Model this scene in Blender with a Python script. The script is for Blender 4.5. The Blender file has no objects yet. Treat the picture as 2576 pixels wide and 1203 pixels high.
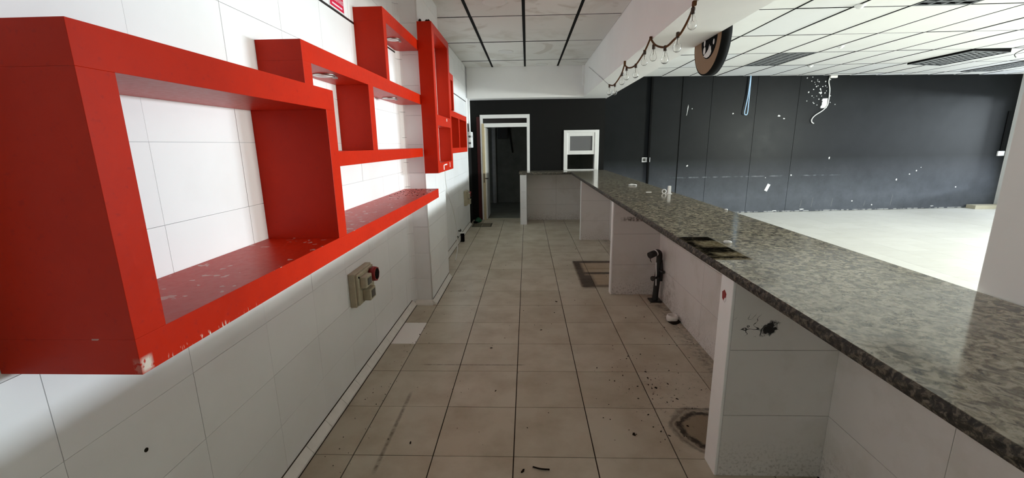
import bpy, bmesh, math, random
from mathutils import Vector, Matrix
random.seed(7)
scene = bpy.context.scene
col = scene.collection

# ------------------------------------------------------------------ camera
CAM_H = 1.62
cam_d = bpy.data.cameras.new('camera')
cam = bpy.data.objects.new('camera', cam_d); col.objects.link(cam)
cam_d.sensor_width = 36.0
cam_d.lens = 15.0076
cam_d.clip_start = 0.02
PIT, YAW, ROL = 0.21773543, -0.03717202, -0.01431472
def cam_matrix():
    c, s = math.cos(YAW), math.sin(YAW)
    Rz = Matrix(((c, -s, 0), (s, c, 0), (0, 0, 1)))
    B = Matrix(((1, 0, 0), (0, 0, -1), (0, 1, 0)))
    c, s = math.cos(PIT), math.sin(PIT)
    Rx = Matrix(((1, 0, 0), (0, c, -s), (0, s, c)))
    c, s = math.cos(ROL), math.sin(ROL)
    Rr = Matrix(((c, -s, 0), (s, c, 0), (0, 0, 1)))
    M = Rr @ Rx @ B @ Rz
    return (M.transposed() @ Matrix(((1, 0, 0), (0, -1, 0), (0, 0, -1)))).to_4x4()
cam.matrix_world = Matrix.Translation((0, 0, CAM_H)) @ cam_matrix()
scene.camera = cam

# ------------------------------------------------------------------ light
world = bpy.data.worlds.new('world'); scene.world = world; world.use_nodes = True
wbg = world.node_tree.nodes['Background']
wbg.inputs[0].default_value = (0.75, 0.85, 1.0, 1); wbg.inputs[1].default_value = 1.0

def area(name, loc, target, sx, sy, power, color=(1, 1, 1)):
    l = bpy.data.lights.new(name, 'AREA'); l.shape = 'RECTANGLE'
    l.size = sx; l.size_y = sy; l.energy = power; l.color = color
    o = bpy.data.objects.new(name, l); col.objects.link(o)
    o.location = loc
    o.rotation_euler = (Vector(target) - Vector(loc)).to_track_quat('-Z', 'Y').to_euler()
    return o
area('street_daylight', (20.0, 9.0, 2.05), (0, 6.0, 1.2), 5.0, 0.8, 2050, (0.82, 0.93, 1.0))
area('window_daylight', (11.45, 6.9, 1.52), (0, 6.9, 1.3), 6.6, 2.0, 110, (0.86, 0.95, 1.0))
area('aisle_fill', (11.45, 2.0, 1.75), (0, 2.0, 1.5), 2.4, 0.6, 560, (0.94, 1.0, 0.92))  # added fill lamp that lifts the dim aisle, no such source seen

vs = scene.view_settings
vs.view_transform = 'Standard'; vs.look = 'None'; vs.gamma = 1.0; vs.use_curve_mapping = False
vs.exposure = 0.74
scene.cycles.diffuse_bounces = 10
scene.cycles.max_bounces = 12

# ------------------------------------------------------------------ node helpers
class NT:
    def __init__(self, name):
        self.m = bpy.data.materials.new(name); self.m.use_nodes = True
        self.nt = self.m.node_tree; self.b = self.nt.nodes['Principled BSDF']
        self._pos = None
    def node(self, t, **k):
        n = self.nt.nodes.new(t)
        for a, v in k.items(): setattr(n, a, v)
        return n
    def put(self, sock, v):
        if isinstance(v, bpy.types.NodeSocket): self.nt.links.new(v, sock)
        elif v is not None:
            if isinstance(v, tuple) and len(v) == 3 and sock.type == 'RGBA': v = (*v, 1)
            sock.default_value = v
    def math(self, op, a, b=None, c=None, clamp=False):
        n = self.node('ShaderNodeMath', operation=op); n.use_clamp = clamp
        self.put(n.inputs[0], a)
        if b is not None: self.put(n.inputs[1], b)
        if c is not None: self.put(n.inputs[2], c)
        return n.outputs[0]
    def pos(self):
        if self._pos is None:
            g = self.node('ShaderNodeNewGeometry'); s = self.node('ShaderNodeSeparateXYZ')
            self.nt.links.new(g.outputs['Position'], s.inputs[0])
            self._pos = (g.outputs['Position'], s.outputs[0], s.outputs[1], s.outputs[2])
        return self._pos
    def noise(self, scale, detail=3.0, rough=0.5, dist=0.0, vec=None, stretch=None):
        n = self.node('ShaderNodeTexNoise')
        n.inputs['Scale'].default_value = scale; n.inputs['Detail'].default_value = detail
        n.inputs['Roughness'].default_value = rough; n.inputs['Distortion'].default_value = dist
        v = vec if vec is not None else self.pos()[0]
        if stretch:
            mp = self.node('ShaderNodeMapping'); mp.inputs['Scale'].default_value = stretch
            self.nt.links.new(v, mp.inputs[0]); v = mp.outputs[0]
        self.nt.links.new(v, n.inputs['Vector'])
        return n.outputs[0]
    def ramp(self, fac, stops):
        n = self.node('ShaderNodeValToRGB')
        e = n.color_ramp.elements
        while len(e) > len(stops): e.remove(e[-1])
        while len(e) < len(stops): e.new(0.5)
        for i, (p, c) in enumerate(stops):
            e[i].position = p
            e[i].color = (*c, 1) if isinstance(c, tuple) else (c, c, c, 1)
        self.nt.links.new(fac, n.inputs[0])
        return n.outputs[0]
    def mix(self, fac, a, b, mode='MIX'):
        n = self.node('ShaderNodeMix', data_type='RGBA', blend_type=mode)
        self.put(n.inputs[0], fac); self.put(n.inputs[6], a); self.put(n.inputs[7], b)
        return n.outputs[2]
    def band(self, v, c, half, soft):          # 1 inside |v-c|<half, soft falloff
        d = self.math('ABSOLUTE', self.math('SUBTRACT', v, c))
        return self.math('DIVIDE', self.math('SUBTRACT', half + soft, d), soft, clamp=True)
    def mul(self, *a):
        r = a[0]
        for x in a[1:]: r = self.math('MULTIPLY', r, x)
        return r
    def mx(self, *a):
        r = a[0]
        for x in a[1:]: r = self.math('MAXIMUM', r, x)
        return r
    def out(self, color=None, rough=None, spec=None, metal=None, bump=None, bump_s=0.2, bump_d=0.01, coat=None):
        b = self.b
        if color is not None: self.put(b.inputs['Base Color'], color)
        if rough is not None: self.put(b.inputs['Roughness'], rough)
        if spec is not None: self.put(b.inputs['Specular IOR Level'], spec)
        if metal is not None: self.put(b.inputs['Metallic'], metal)
        if coat is not None: b.inputs['Coat Weight'].default_value = coat
        if bump is not None:
            n = self.node('ShaderNodeBump'); n.inputs['Strength'].default_value = bump_s
            n.inputs['Distance'].default_value = bump_d
            self.nt.links.new(bump, n.inputs['Height']); self.nt.links.new(n.outputs[0], b.inputs['Normal'])
        return self.m

def simple(name, c, rough=0.5, spec=0.5, metal=0.0, var=0.0, scale=12.0):
    t = NT(name)
    colr = c
    if var:
        n = t.noise(scale, 4, 0.6)
        colr = t.mix(n, tuple(x * (1 - var) for x in c), tuple(min(1, x * (1 + var)) for x in c))
    return t.out(colr, rough, spec, metal)

MAT = {}
def build_mats():
    M = MAT
    # glazed white wall tile
    t = NT('white_wall_tile')
    oi = t.node('ShaderNodeObjectInfo')
    base = t.mix(oi.outputs['Random'], (0.84, 0.845, 0.85), (0.87, 0.875, 0.88))
    n = t.noise(2.2, 4, 0.6)
    d = t.ramp(n, [(0.45, 0.0), (0.75, 1.0)])
    c = t.mix(t.math('MULTIPLY', d, 0.18), base, (0.62, 0.60, 0.55))
    M['wall_tile'] = t.out(c, 0.32, 0.45)
    # partition tile (slightly grimy)
    t = NT('partition_tile')
    n = t.noise(3.0, 5, 0.65); n2 = t.noise(60, 3, 0.6)
    px, py, pz = t.pos()[1:]
    c = t.mix(t.ramp(n, [(0.5, 0.0), (0.8, 0.5)]), (0.74, 0.715, 0.69), (0.48, 0.44, 0.36))
    low = t.math('MULTIPLY', t.math('SUBTRACT', 1.0, t.math('DIVIDE', pz, 0.22, clamp=True)), t.ramp(n2, [(0.5, 0.0), (0.75, 0.8)]))
    c = t.mix(low, c, (0.10, 0.085, 0.05))
    # brown band of old glue on the second partition, black scorch on the near one
    glue = t.mul(t.band(pz, 0.835, 0.012, 0.02), t.band(py, 4.47, 0.05, 0.02), t.band(px, 1.19, 0.14, 0.08), t.ramp(t.noise(40, 4), [(0.35, 0.0), (0.6, 0.9)]))
    c = t.mix(glue, c, (0.06, 0.03, 0.012))
    warp = t.math('MULTIPLY', t.math('SUBTRACT', t.noise(18, 4, 0.7), 0.5), 0.11)
    dx = t.math('SUBTRACT', px, 1.10); dz = t.math('SUBTRACT', pz, 0.79)
    rr = t.math('ADD', t.math('SQRT', t.math('ADD', t.math('POWER', dx, 2.0), t.math('POWER', dz, 2.0))), warp)
    blot = t.math('DIVIDE', t.math('SUBTRACT', 0.042, rr), 0.012, clamp=True)
    onnear = t.band(py, 1.85, 0.06, 0.02)
    c = t.mix(t.mul(blot, onnear), c, (0.008, 0.008, 0.007))
    # scribbles left of the scorch
    wv = t.math('ADD', t.noise(9, 2, 0.5, 1.2), 0.0)
    line = t.band(wv, 0.5, 0.004, 0.006)
    dx2 = t.math('DIVIDE', t.math('SUBTRACT', px, 1.04), 0.13); dz2 = t.math('DIVIDE', t.math('SUBTRACT', pz, 0.80), 0.06)
    reg = t.math('SUBTRACT', 1.0, t.math('ADD', t.math('POWER', dx2, 2.0), t.math('POWER', dz2, 2.0)), clamp=True)
    c = t.mix(t.mul(line, t.math('MULTIPLY', reg, 2.2, clamp=True), onnear), c, (0.03, 0.03, 0.03))
    # damp behind the waste pipe
    dy = t.math('DIVIDE', t.math('SUBTRACT', py, 4.15), 0.35); dz3 = t.math('DIVIDE', t.math('SUBTRACT', pz, 0.14), 0.28)
    damp = t.math('SUBTRACT', 1.0, t.math('ADD', t.math('POWER', dy, 2.0), t.math('POWER', dz3, 2.0)), clamp=True)
    dampm = t.mul(damp, t.band(px, 1.40, 0.05, 0.03), t.ramp(t.noise(14, 5, 0.7), [(0.42, 0.0), (0.7, 0.8)]))
    c = t.mix(dampm, c, (0.16, 0.13, 0.08))
    M['part_tile'] = t.out(c, 0.38, 0.4)
    # white plastic / paint
    M['white_trim'] = simple('white_trim', (0.86, 0.86, 0.85), 0.4, 0.5, var=0.04)
    M['white_paint'] = simple('white_paint', (0.86, 0.86, 0.85), 0.75, 0.3, var=0.04, scale=3)
    M['beam_paint'] = simple('beam_paint', (0.86, 0.855, 0.85), 0.8, 0.25, var=0.05, scale=2)
    M['cove'] = simple('cove_ceramic', (0.82, 0.80, 0.75), 0.35, 0.5, var=0.15, scale=14)
    M['grout'] = simple('dirty_grout', (0.05, 0.042, 0.032), 0.9, 0.1, var=0.4)
    M['grout_light'] = simple('grey_grout', (0.50, 0.50, 0.51), 0.9, 0.1, var=0.2)
    M['black_line'] = simple('black_strip', (0.006, 0.006, 0.006), 0.5)
    M['void'] = simple('dark_void', (0.012, 0.012, 0.011), 0.9, 0.1)
    # aisle floor tile
    t = NT('beige_floor_tile')
    oi = t.node('ShaderNodeObjectInfo'); px, py, pz = t.pos()[1:]
    base = t.mix(oi.outputs['Random'], (0.50, 0.455, 0.355), (0.56, 0.515, 0.415))
    n = t.noise(3.5, 5, 0.6)
    base = t.mix(t.ramp(n, [(0.42, 0.0), (0.75, 0.6)]), base, (0.30, 0.235, 0.15))
    fine = t.noise(90, 4, 0.7)
    base = t.mix(t.ramp(fine, [(0.68, 0.0), (0.76, 0.75)]), base, (0.07, 0.05, 0.035))
    # rust outline of an old fridge
    w = t.noise(25, 5, 0.7); ws = t.math('MULTIPLY', t.math('SUBTRACT', w, 0.5), 0.05)
    xx = t.math('ADD', px, ws); yy = t.math('ADD', py, ws)
    inx = t.band(px, 0.90, 0.26, 0.02); iny = t.band(py, 5.27, 0.54, 0.02)
    r1 = t.mul(t.band(yy, 5.80, 0.03, 0.05), inx); r2 = t.mul(t.band(yy, 5.27, 0.022, 0.04), inx)
    r3 = t.mul(t.band(xx, 0.68, 0.03, 0.04), iny); r4 = t.mul(t.band(yy, 4.76, 0.02, 0.05), inx)
    rb = t.mul(t.band(xx, 0.72, 0.05, 0.06), t.band(py, 4.95, 0.2, 0.1))
    rust = t.mx(r1, r2, r3, t.math('MULTIPLY', r4, 0.7), rb)
    inside = t.math('MULTIPLY', t.mul(inx, iny), 0.5)
    base = t.mix(inside, base, (0.30, 0.17, 0.06))
    base = t.mix(t.math('MULTIPLY', rust, t.ramp(w, [(0.25, 0.7), (0.45, 1.0)])), base, (0.040, 0.018, 0.005))
    # ring left by a barrel
    dx = t.math('SUBTRACT', px, 1.04); dy = t.math('SUBTRACT', py, 2.20)
    rr = t.math('SQRT', t.math('ADD', t.math('POWER', dx, 2.0), t.math('POWER', dy, 2.0)))
    rw = t.math('ADD', rr, t.math('MULTIPLY', t.math('SUBTRACT', t.noise(11, 4, 0.7), 0.5), 0.09))
    ring = t.mx(t.band(rw, 0.155, 0.008, 0.018), t.math('MULTIPLY', t.band(rw, 0.20, 0.004, 0.02), 0.6))
    disk = t.math('DIVIDE', t.math('SUBTRACT', 0.20, rw), 0.05, clamp=True)
    base = t.mix(t.math('MULTIPLY', disk, 0.65), base, (0.15, 0.095, 0.035))
    base = t.mix(t.mul(ring, t.ramp(w, [(0.3, 0.5), (0.5, 1.0)])), base, (0.022, 0.015, 0.007))
    # dirty zone in front of the near partition
    dzx = t.math('DIVIDE', t.math('SUBTRACT', px, 0.95), 0.45); dzy = t.math('DIVIDE', t.math('SUBTRACT', py, 2.55), 0.5)
    reg = t.math('SUBTRACT', 1.0, t.math('ADD', t.math('POWER', dzx, 2.0), t.math('POWER', dzy, 2.0)), clamp=True)
    base = t.mix(t.mul(reg, t.ramp(t.noise(32, 5, 0.75), [(0.58, 0.0), (0.68, 0.85)])), base, (0.045, 0.035, 0.022))
    # dark foot of counter panel
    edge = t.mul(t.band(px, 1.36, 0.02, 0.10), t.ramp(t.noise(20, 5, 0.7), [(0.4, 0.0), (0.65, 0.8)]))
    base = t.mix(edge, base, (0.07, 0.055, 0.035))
    # scratch lines near the left wall and centre joint
    sc = t.mul(t.band(px, -0.79, 0.004, 0.012), t.band(py, 2.2, 0.33, 0.05), t.ramp(w, [(0.35, 0.2), (0.6, 0.8)]))
    sc2 = t.mul(t.band(py, 2.93, 0.003, 0.008), t.band(px, -0.42, 0.36, 0.05), t.ramp(w, [(0.35, 0.2), (0.6, 0.7)]))
    base = t.mix(t.mx(sc, sc2), base, (0.10, 0.075, 0.045))
    rgh = t.math('ADD', t.math('MULTIPLY', n, 0.25), 0.24)
    M['floor_tile'] = t.out(base, rgh, 0.5)
    t = NT('white_replacement_tile')
    n = t.noise(40, 4, 0.7)
    M['white_floor_tile'] = t.out(t.mix(t.ramp(n, [(0.70, 0.0), (0.76, 0.8)]), (0.92, 0.90, 0.87), (0.1, 0.08, 0.06)), 0.3, 0.5)
    t = NT('pale_hall_tile')
    oi = t.node('ShaderNodeObjectInfo')
    c = t.mix(oi.outputs['Random'], (0.70, 0.685, 0.64), (0.76, 0.745, 0.70))
    n = t.noise(5, 5, 0.65, stretch=(0.6, 2.0, 1))
    M['hall_tile'] = t.out(t.mix(t.ramp(n, [(0.5, 0.0), (0.8, 0.5)]), c, (0.58, 0.55, 0.48)), 0.42, 0.4)
    M['hall_grout'] = simple('hall_grout', (0.50, 0.48, 0.43), 0.9, 0.1)
    # ceiling panels
    t = NT('aisle_ceiling_panel')
    oi = t.node('ShaderNodeObjectInfo')
    c = t.mix(oi.outputs['Random'], (0.74, 0.73, 0.70), (0.84, 0.83, 0.80))
    n = t.noise(1.6, 5, 0.6, 0.6)
    c = t.mix(t.ramp(n, [(0.52, 0.0), (0.72, 0.55)]), c, (0.50, 0.46, 0.39))
    n2 = t.noise(0.9, 3, 0.6, 1.5)
    c = t.mix(t.ramp(n2, [(0.60, 0.0), (0.66, 0.35)]), c, (0.40, 0.34, 0.27))
    M['ceil_old'] = t.out(c, 0.85, 0.2)
    t = NT('hall_ceiling_panel')
    oi = t.node('ShaderNodeObjectInfo')
    c = t.mix(t.ramp(oi.outputs['Random'], [(0.0, 0.0), (0.8, 0.25), (0.9, 1.0)]), (0.80, 0.795, 0.77), (0.74, 0.75, 0.76))
    n = t.noise(1.3, 4, 0.6)
    M['ceil_new'] = t.out(t.mix(t.ramp(n, [(0.5, 0.0), (0.8, 0.3)]), c, (0.66, 0.64, 0.60)), 0.8, 0.2)
    M['ceil_bar'] = simple('dark_ceiling_bar', (0.008, 0.008, 0.0075), 0.8, 0.1, var=0.4)
    # red painted shelf
    t = NT('red_paint')
    n = t.noise(6, 4, 0.6); n2 = t.noise(55, 3, 0.6)
    c = t.mix(n, (0.44, 0.014, 0.002), (0.57, 0.022, 0.003))
    c = t.mix(t.ramp(n2, [(0.62, 0.0), (0.72, 0.5)]), c, (0.36, 0.014, 0.008))
    px, py, pz = t.pos()[1:]
    # chipped paint along the lower front edge of the deep box and on its shelf
    ch = t.mul(t.band(pz, 1.128, 0.002, 0.012), t.band(py, 1.08, 0.14, 0.05), t.ramp(t.noise(70, 2, 0.6, stretch=(1, 2.2, 0.35)), [(0.60, 0.0), (0.64, 1.0)]))
    chb = t.mul(t.band(pz, 1.145, 0.010, 0.012), t.band(py, 0.858, 0.008, 0.010), t.ramp(t.noise(70, 3), [(0.38, 0.0), (0.46, 1.0)]))
    t2 = t.noise(26, 2, 0.4)
    fl = t.mul(t.band(pz, 1.211, 0.0015, 0.001), t.ramp(t2, [(0.665, 0.0), (0.685, 0.7)]))
    c = t.mix(t.math('MULTIPLY', t.mx(ch, chb), t.band(px, -0.866, 0.014, 0.004)), c, (0.72, 0.62, 0.52))
    c = t.mix(fl, c, (0.62, 0.42, 0.38))
    M['red'] = t.out(c, t.math('ADD', t.math('MULTIPLY', n2, 0.2), 0.28), 0.15, bump=n2, bump_s=0.06, bump_d=0.004)
    M['dark_red'] = simple('dark_red_paint', (0.045, 0.002, 0.002), 0.5, 0.4, var=0.3)
    # granite
    t = NT('granite')
    px, py, pz = t.pos()[1:]
    a = t.noise(30, 5, 0.62, 0.9); b = t.noise(62, 4, 0.65, 0.5); g = t.noise(7, 3, 0.6)
    c = t.ramp(a, [(0.30, (0.022, 0.022, 0.019)), (0.42, (0.14, 0.12, 0.085)), (0.50, (0.28, 0.25, 0.185)), (0.60, (0.46, 0.42, 0.33)), (0.74, (0.20, 0.185, 0.16))])
    c = t.mix(t.ramp(b, [(0.58, 0.0), (0.68, 0.85)]), c, (0.03, 0.028, 0.024))
    c = t.mix(t.ramp(g, [(0.45, 0.0), (0.7, 0.4)]), c, (0.17, 0.16, 0.15))
    w = t.noise(16, 5, 0.75); ws = t.math('MULTIPLY', t.math('SUBTRACT', w, 0.5), 0.10)
    xx = t.math('ADD', px, ws); yy = t.math('ADD', py, ws)
    reg = t.mul(t.band(px, 0.985, 0.09, 0.02), t.band(py, 2.275, 0.255, 0.02))
    blk = t.mx(t.mul(t.band(yy, 2.49, 0.05, 0.05), t.band(px, 1.0, 0.08, 0.03)), t.mul(t.band(yy, 2.22, 0.035, 0.05), t.band(px, 1.01, 0.08, 0.03)), t.mul(t.band(xx, 0.92, 0.012, 0.03), t.band(py, 2.3, 0.2, 0.04)), t.mul(t.band(yy, 2.06, 0.006, 0.025), t.band(px, 0.99, 0.09, 0.02)))
    c = t.mix(t.math('MULTIPLY', reg, 0.6), c, (0.10, 0.075, 0.03))
    c = t.mix(t.mul(blk, t.math('MULTIPLY', t.ramp(w, [(0.3, 0.6), (0.5, 1.0)]), reg)), c, (0.006, 0.005, 0.004))
    rgh = t.math('ADD', t.math('MULTIPLY', t.noise(5, 3), 0.10), t.math('ADD', 0.07, t.math('MULTIPLY', reg, 0.4)))
    M['granite'] = t.out(c, rgh, t.math('MULTIPLY', t.math('SUBTRACT', 1.0, reg), 0.5))
    t = NT('granite_raw_edge')
    a = t.noise(60, 5, 0.7, 0.6)
    c = t.ramp(a, [(0.36, (0.006, 0.006, 0.005)), (0.50, (0.03, 0.026, 0.02)), (0.60, (0.16, 0.135, 0.10)), (0.72, (0.05, 0.045, 0.04))])
    M['granite_edge'] = t.out(c, 0.55, 0.4, bump=a, bump_s=0.6, bump_d=0.008)
    # black wall paint
    t = NT('black_wall_paint')
    px, py, pz = t.pos()[1:]
    n = t.noise(3.5, 5, 0.65); n2 = t.noise(22, 4, 0.65)
    c = t.mix(n, (0.006, 0.007, 0.0068), (0.012, 0.013, 0.0142))
    dust_sheen = t.math('MULTIPLY', t.math('SUBTRACT', 1.0, t.math('DIVIDE', t.math('SUBTRACT', pz, 0.35), 0.9, clamp=True)), t.ramp(n, [(0.3, 0.7), (0.7, 1.0)]))  # slight dust, plus window and floor sheen painted into the lower wall
    c = t.mix(dust_sheen, c, (0.095, 0.103, 0.120))
    scuff = t.math('MULTIPLY', t.ramp(n2, [(0.66, 0.0), (0.78, 0.5)]), t.math('SUBTRACT', 1.0, t.math('DIVIDE', pz, 1.4, clamp=True)))
    c = t.mix(scuff, c, (0.18, 0.19, 0.20))
    crack = t.mul(t.band(pz, 0.835, 0.004, 0.012), t.band(px, 5.2, 1.75, 0.3), t.ramp(t.noise(7, 4), [(0.45, 0.0), (0.65, 0.6)]))
    c = t.mix(crack, c, (0.25, 0.26, 0.28))
    foot = t.mul(t.band(pz, 0.0, 0.012, 0.02), t.ramp(t.noise(9, 4), [(0.45, 0.0), (0.55, 0.9)]))
    c = t.mix(foot, c, (0.5, 0.5, 0.5))
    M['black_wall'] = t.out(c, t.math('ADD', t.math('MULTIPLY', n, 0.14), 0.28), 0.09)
    M['black_paint'] = simple('flat_black_paint', (0.006, 0.006, 0.0055), 0.75, 0.2, var=0.3)
    M['black_plastic'] = simple('black_pvc', (0.012, 0.012, 0.011), 0.4, 0.5, var=0.3)
    M['beige_plastic'] = simple('aged_beige_plastic', (0.42, 0.38, 0.27), 0.45, 0.5, var=0.25, scale=30)
    M['grey_plastic'] = simple('grey_plastic_window', (0.07, 0.07, 0.065), 0.25, 0.5)
    M['red_plastic'] = simple('red_plug', (0.26, 0.010, 0.010), 0.4, 0.5, var=0.15)
    M['cream'] = simple('cream_door_edge', (0.60, 0.50, 0.31), 0.6, 0.3, var=0.15)
    M['dark_brown'] = simple('dark_brown_wood', (0.035, 0.016, 0.012), 0.5, 0.4, var=0.3)
    M['metal'] = simple('steel', (0.45, 0.44, 0.42), 0.35, 0.5, 1.0, var=0.2)
    M['dark_metal'] = simple('dark_metal', (0.05, 0.05, 0.045), 0.45, 0.5, 0.6, var=0.3)
    M['alu'] = simple('brushed_aluminium', (0.26, 0.27, 0.28), 0.45, 0.5, 0.5, var=0.1)
    M['rope'] = simple('brown_rope', (0.10, 0.042, 0.014), 0.85, 0.2, var=0.6, scale=160)
    M['socket'] = simple('brown_lamp_socket', (0.045, 0.025, 0.015), 0.5, 0.4)
    M['tan'] = simple('tan_print', (0.27, 0.165, 0.095), 0.6, 0.3, var=0.06)
    M['matte_black'] = simple('matte_black', (0.005, 0.005, 0.005), 0.8, 0.08)
    M['print_white'] = simple('print_white', (0.78, 0.78, 0.78), 0.6, 0.3)
    M['sign_red'] = simple('sign_red', (0.60, 0.008, 0.05), 0.4, 0.4)
    M['sign_pink'] = simple('sign_lettering', (0.80, 0.62, 0.70), 0.5, 0.4)
    M['green'] = simple('green_plastic_bag', (0.005, 0.085, 0.035), 0.4, 0.5, var=0.4, scale=20)
    M['blue_cord'] = simple('pale_blue_cord', (0.42, 0.62, 0.85), 0.5, 0.4)
    M['white_cable'] = simple('white_cable', (0.78, 0.78, 0.76), 0.4, 0.5)
    M['dirt'] = simple('dark_debris', (0.02, 0.016, 0.011), 0.9, 0.1, var=0.5, scale=40)
    M['chip'] = simple('exposed_plaster', (0.72, 0.72, 0.71), 0.9, 0.1, var=0.1, scale=60)
    M['plinth'] = simple('beige_step', (0.52, 0.48, 0.37), 0.6, 0.3, var=0.1)
    M['back_room'] = simple('back_room_plaster', (0.24, 0.25, 0.21), 0.8, 0.2, var=0.35, scale=4)
    M['drain'] = simple('rusty_drain_plate', (0.17, 0.15, 0.10), 0.5, 0.4, 0.3, var=0.4, scale=25)
    t = NT('frosted_pane'); M['pane'] = t.out((0.16, 0.16, 0.165), 0.25, 0.5)
    g = NT('clear_glass'); g.b.inputs['Transmission Weight'].default_value = 1.0
    g.b.inputs['IOR'].default_value = 1.45
    M['glass'] = g.out((0.98, 0.98, 0.97), 0.02, 0.5)
    t = NT('window_glass')
    tr = t.node('ShaderNodeBsdfTransparent'); gl = t.node('ShaderNodeBsdfGlossy'); gl.inputs['Roughness'].default_value = 0.02
    mxs = t.node('ShaderNodeMixShader'); mxs.inputs[0].default_value = 0.08
    t.nt.links.new(tr.outputs[0], mxs.inputs[1]); t.nt.links.new(gl.outputs[0], mxs.inputs[2])
    t.nt.links.new(mxs.outputs[0], t.nt.nodes['Material Output'].inputs[0]); M['window_glass'] = t.m
build_mats()

# ------------------------------------------------------------------ mesh helpers
def link(name, me, mat=None, parent=None, loc=None):
    if mat is not None:
        m = MAT[mat] if isinstance(mat, str) else mat
        if not me.materials: me.materials.append(m)
    o = bpy.data.objects.new(name, me); col.objects.link(o)
    if loc is not None: o.location = loc
    if parent is not None: o.parent = parent
    return o

class G:
    """collects verts and faces of one mesh"""
    def __init__(s): s.v = []; s.f = []; s.sm = []
    def box(s, x0, x1, y0, y1, z0, z1):
        n = len(s.v)
        s.v += [(x, y, z) for z in (z0, z1) for y in (y0, y1) for x in (x0, x1)]
        for q in ((0, 2, 3, 1), (4, 5, 7, 6), (0, 1, 5, 4), (2, 6, 7, 3), (0, 4, 6, 2), (1, 3, 7, 5)):
            s.f.append(tuple(n + i for i in q)); s.sm.append(False)
        return s
    def tube(s, pts, r, seg=10, caps=True):
        pts = [Vector(p) for p in pts]; rr = r if isinstance(r, (list, tuple)) else [r] * len(pts)
        n0 = len(s.v); up = Vector((0, 0, 1))
        prev = None
        for i, p in enumerate(pts):
            a = pts[max(0, i - 1)]; b = pts[min(len(pts) - 1, i + 1)]
            d = (b - a).normalized()
            if prev is None:
                u = d.cross(up if abs(d.z) < 0.9 else Vector((1, 0, 0))).normalized()
            else:
                u = (prev - d * prev.dot(d)).normalized()
            prev = u; w = d.cross(u)
            for k in range(seg):
                an = 2 * math.pi * k / seg
                s.v.append(tuple(p + (u * math.cos(an) + w * math.sin(an)) * rr[i]))
        for i in range(len(pts) - 1):
            for k in range(seg):
                a = n0 + i * seg + k; b = n0 + i * seg + (k + 1) % seg
                s.f.append((a, b, b + seg, a + seg)); s.sm.append(True)
        if caps:
            s.f.append(tuple(n0 + k for k in reversed(range(seg)))); s.sm.append(False)
            e = n0 + (len(pts) - 1) * seg
            s.f.append(tuple(e + k for k in range(seg))); s.sm.append(False)
        return s
    def lathe(s, prof, c=(0, 0, 0), seg=20):
        """prof: (r,z) list, axis z"""
        n0 = len(s.v)
        for r, z in prof:
            for k in range(seg):
                a = 2 * math.pi * k / seg
                s.v.append((c[0] + r * math.cos(a), c[1] + r * math.sin(a), c[2] + z))
        for i in range(len(prof) - 1):
            for k in range(seg):
                a = n0 + i * seg + k; b = n0 + i * seg + (k + 1) % seg
                s.f.append((a, b, b + seg, a + seg)); s.sm.append(True)
        s.f.append(tuple(n0 + k for k in reversed(range(seg)))); s.sm.append(False)
        e = n0 + (len(prof) - 1) * seg
        s.f.append(tuple(e + k for k in range(seg))); s.sm.append(False)
        return s
    def prism(s, poly, d0, d1, plane='xy'):
        """poly extruded: plane xy -> z, yz -> x, xz -> y"""
        n = len(s.v); k = len(poly)
        for d in (d0, d1):
            for a, b in poly:
                s.v.append({'xy': (a, b, d), 'yz': (d, a, b), 'xz': (a, d, b)}[plane])
        s.f.append(tuple(n + i for i in range(k))); s.f.append(tuple(n + k + i for i in reversed(range(k))))
        s.sm += [False, False]
        for i in range(k):
            j = (i + 1) % k
            s.f.append((n + i, n + k + i, n + k + j, n + j)); s.sm.append(False)
        return s
    def mesh(s, name, fix=True, bevel=0.0, bseg=2):
        me = bpy.data.meshes.new(name); me.from_pydata(s.v, [], s.f); me.update()
        me.polygons.foreach_set('use_smooth', s.sm)
        if fix or bevel:
            bm = bmesh.new(); bm.from_mesh(me)
            bmesh.ops.recalc_face_normals(bm, faces=bm.faces)
            if bevel:
                bmesh.ops.bevel(bm, geom=list(bm.edges), offset=bevel, segments=bseg, affect='EDGES', profile=0.5)
            bm.to_mesh(me); bm.free()
        return me
    def obj(s, name, mat, parent=None, loc=None, bevel=0.0):
        return link(name, s.mesh(name, bevel=bevel), mat, parent, loc)

def box(name, mat, x0, x1, y0, y1, z0, z1, parent=None, bevel=0.0):
    """box mesh whose object origin sits at the base centre"""
    c = ((x0 + x1) / 2, (y0 + y1) / 2, z0)
    g = G().box(x0 - c[0], x1 - c[0], y0 - c[1], y1 - c[1], 0, z1 - z0)
    loc = Vector(c)
    if parent is not None: loc = loc - Vector(parent_offset(parent))
    return g.obj(name, mat, parent, loc, bevel)
def parent_offset(p):
    v = Vector((0, 0, 0))
    while p is not None:
        v = v + p.location; p = p.parent
    return v
def gobj(name, g, mat, parent=None, bevel=0.0):
    """mesh given in world coordinates; object placed so that it stays there under its parent"""
    o = g.obj(name, mat, parent, None, bevel)
    if parent is not None: o.location = -parent_offset(parent)
    return o
def tag(o, label=None, cat=None, group=None, kind=None):
    if label: o['label'] = label
    if cat: o['category'] = cat
    if group: o['group'] = group
    if kind: o['kind'] = kind
    return o
def empty(name, loc, label=None, cat=None, group=None, kind=None):
    o = bpy.data.objects.new(name, None); col.objects.link(o); o.location = loc
    o.empty_display_size = 0.05
    return tag(o, label, cat, group, kind)
def struct(name, g, mat, bevel=0.0, label=None):
    o = g.obj(name, mat, None, None, bevel); return tag(o, label, None, None, 'structure')
_cache = {}
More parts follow.
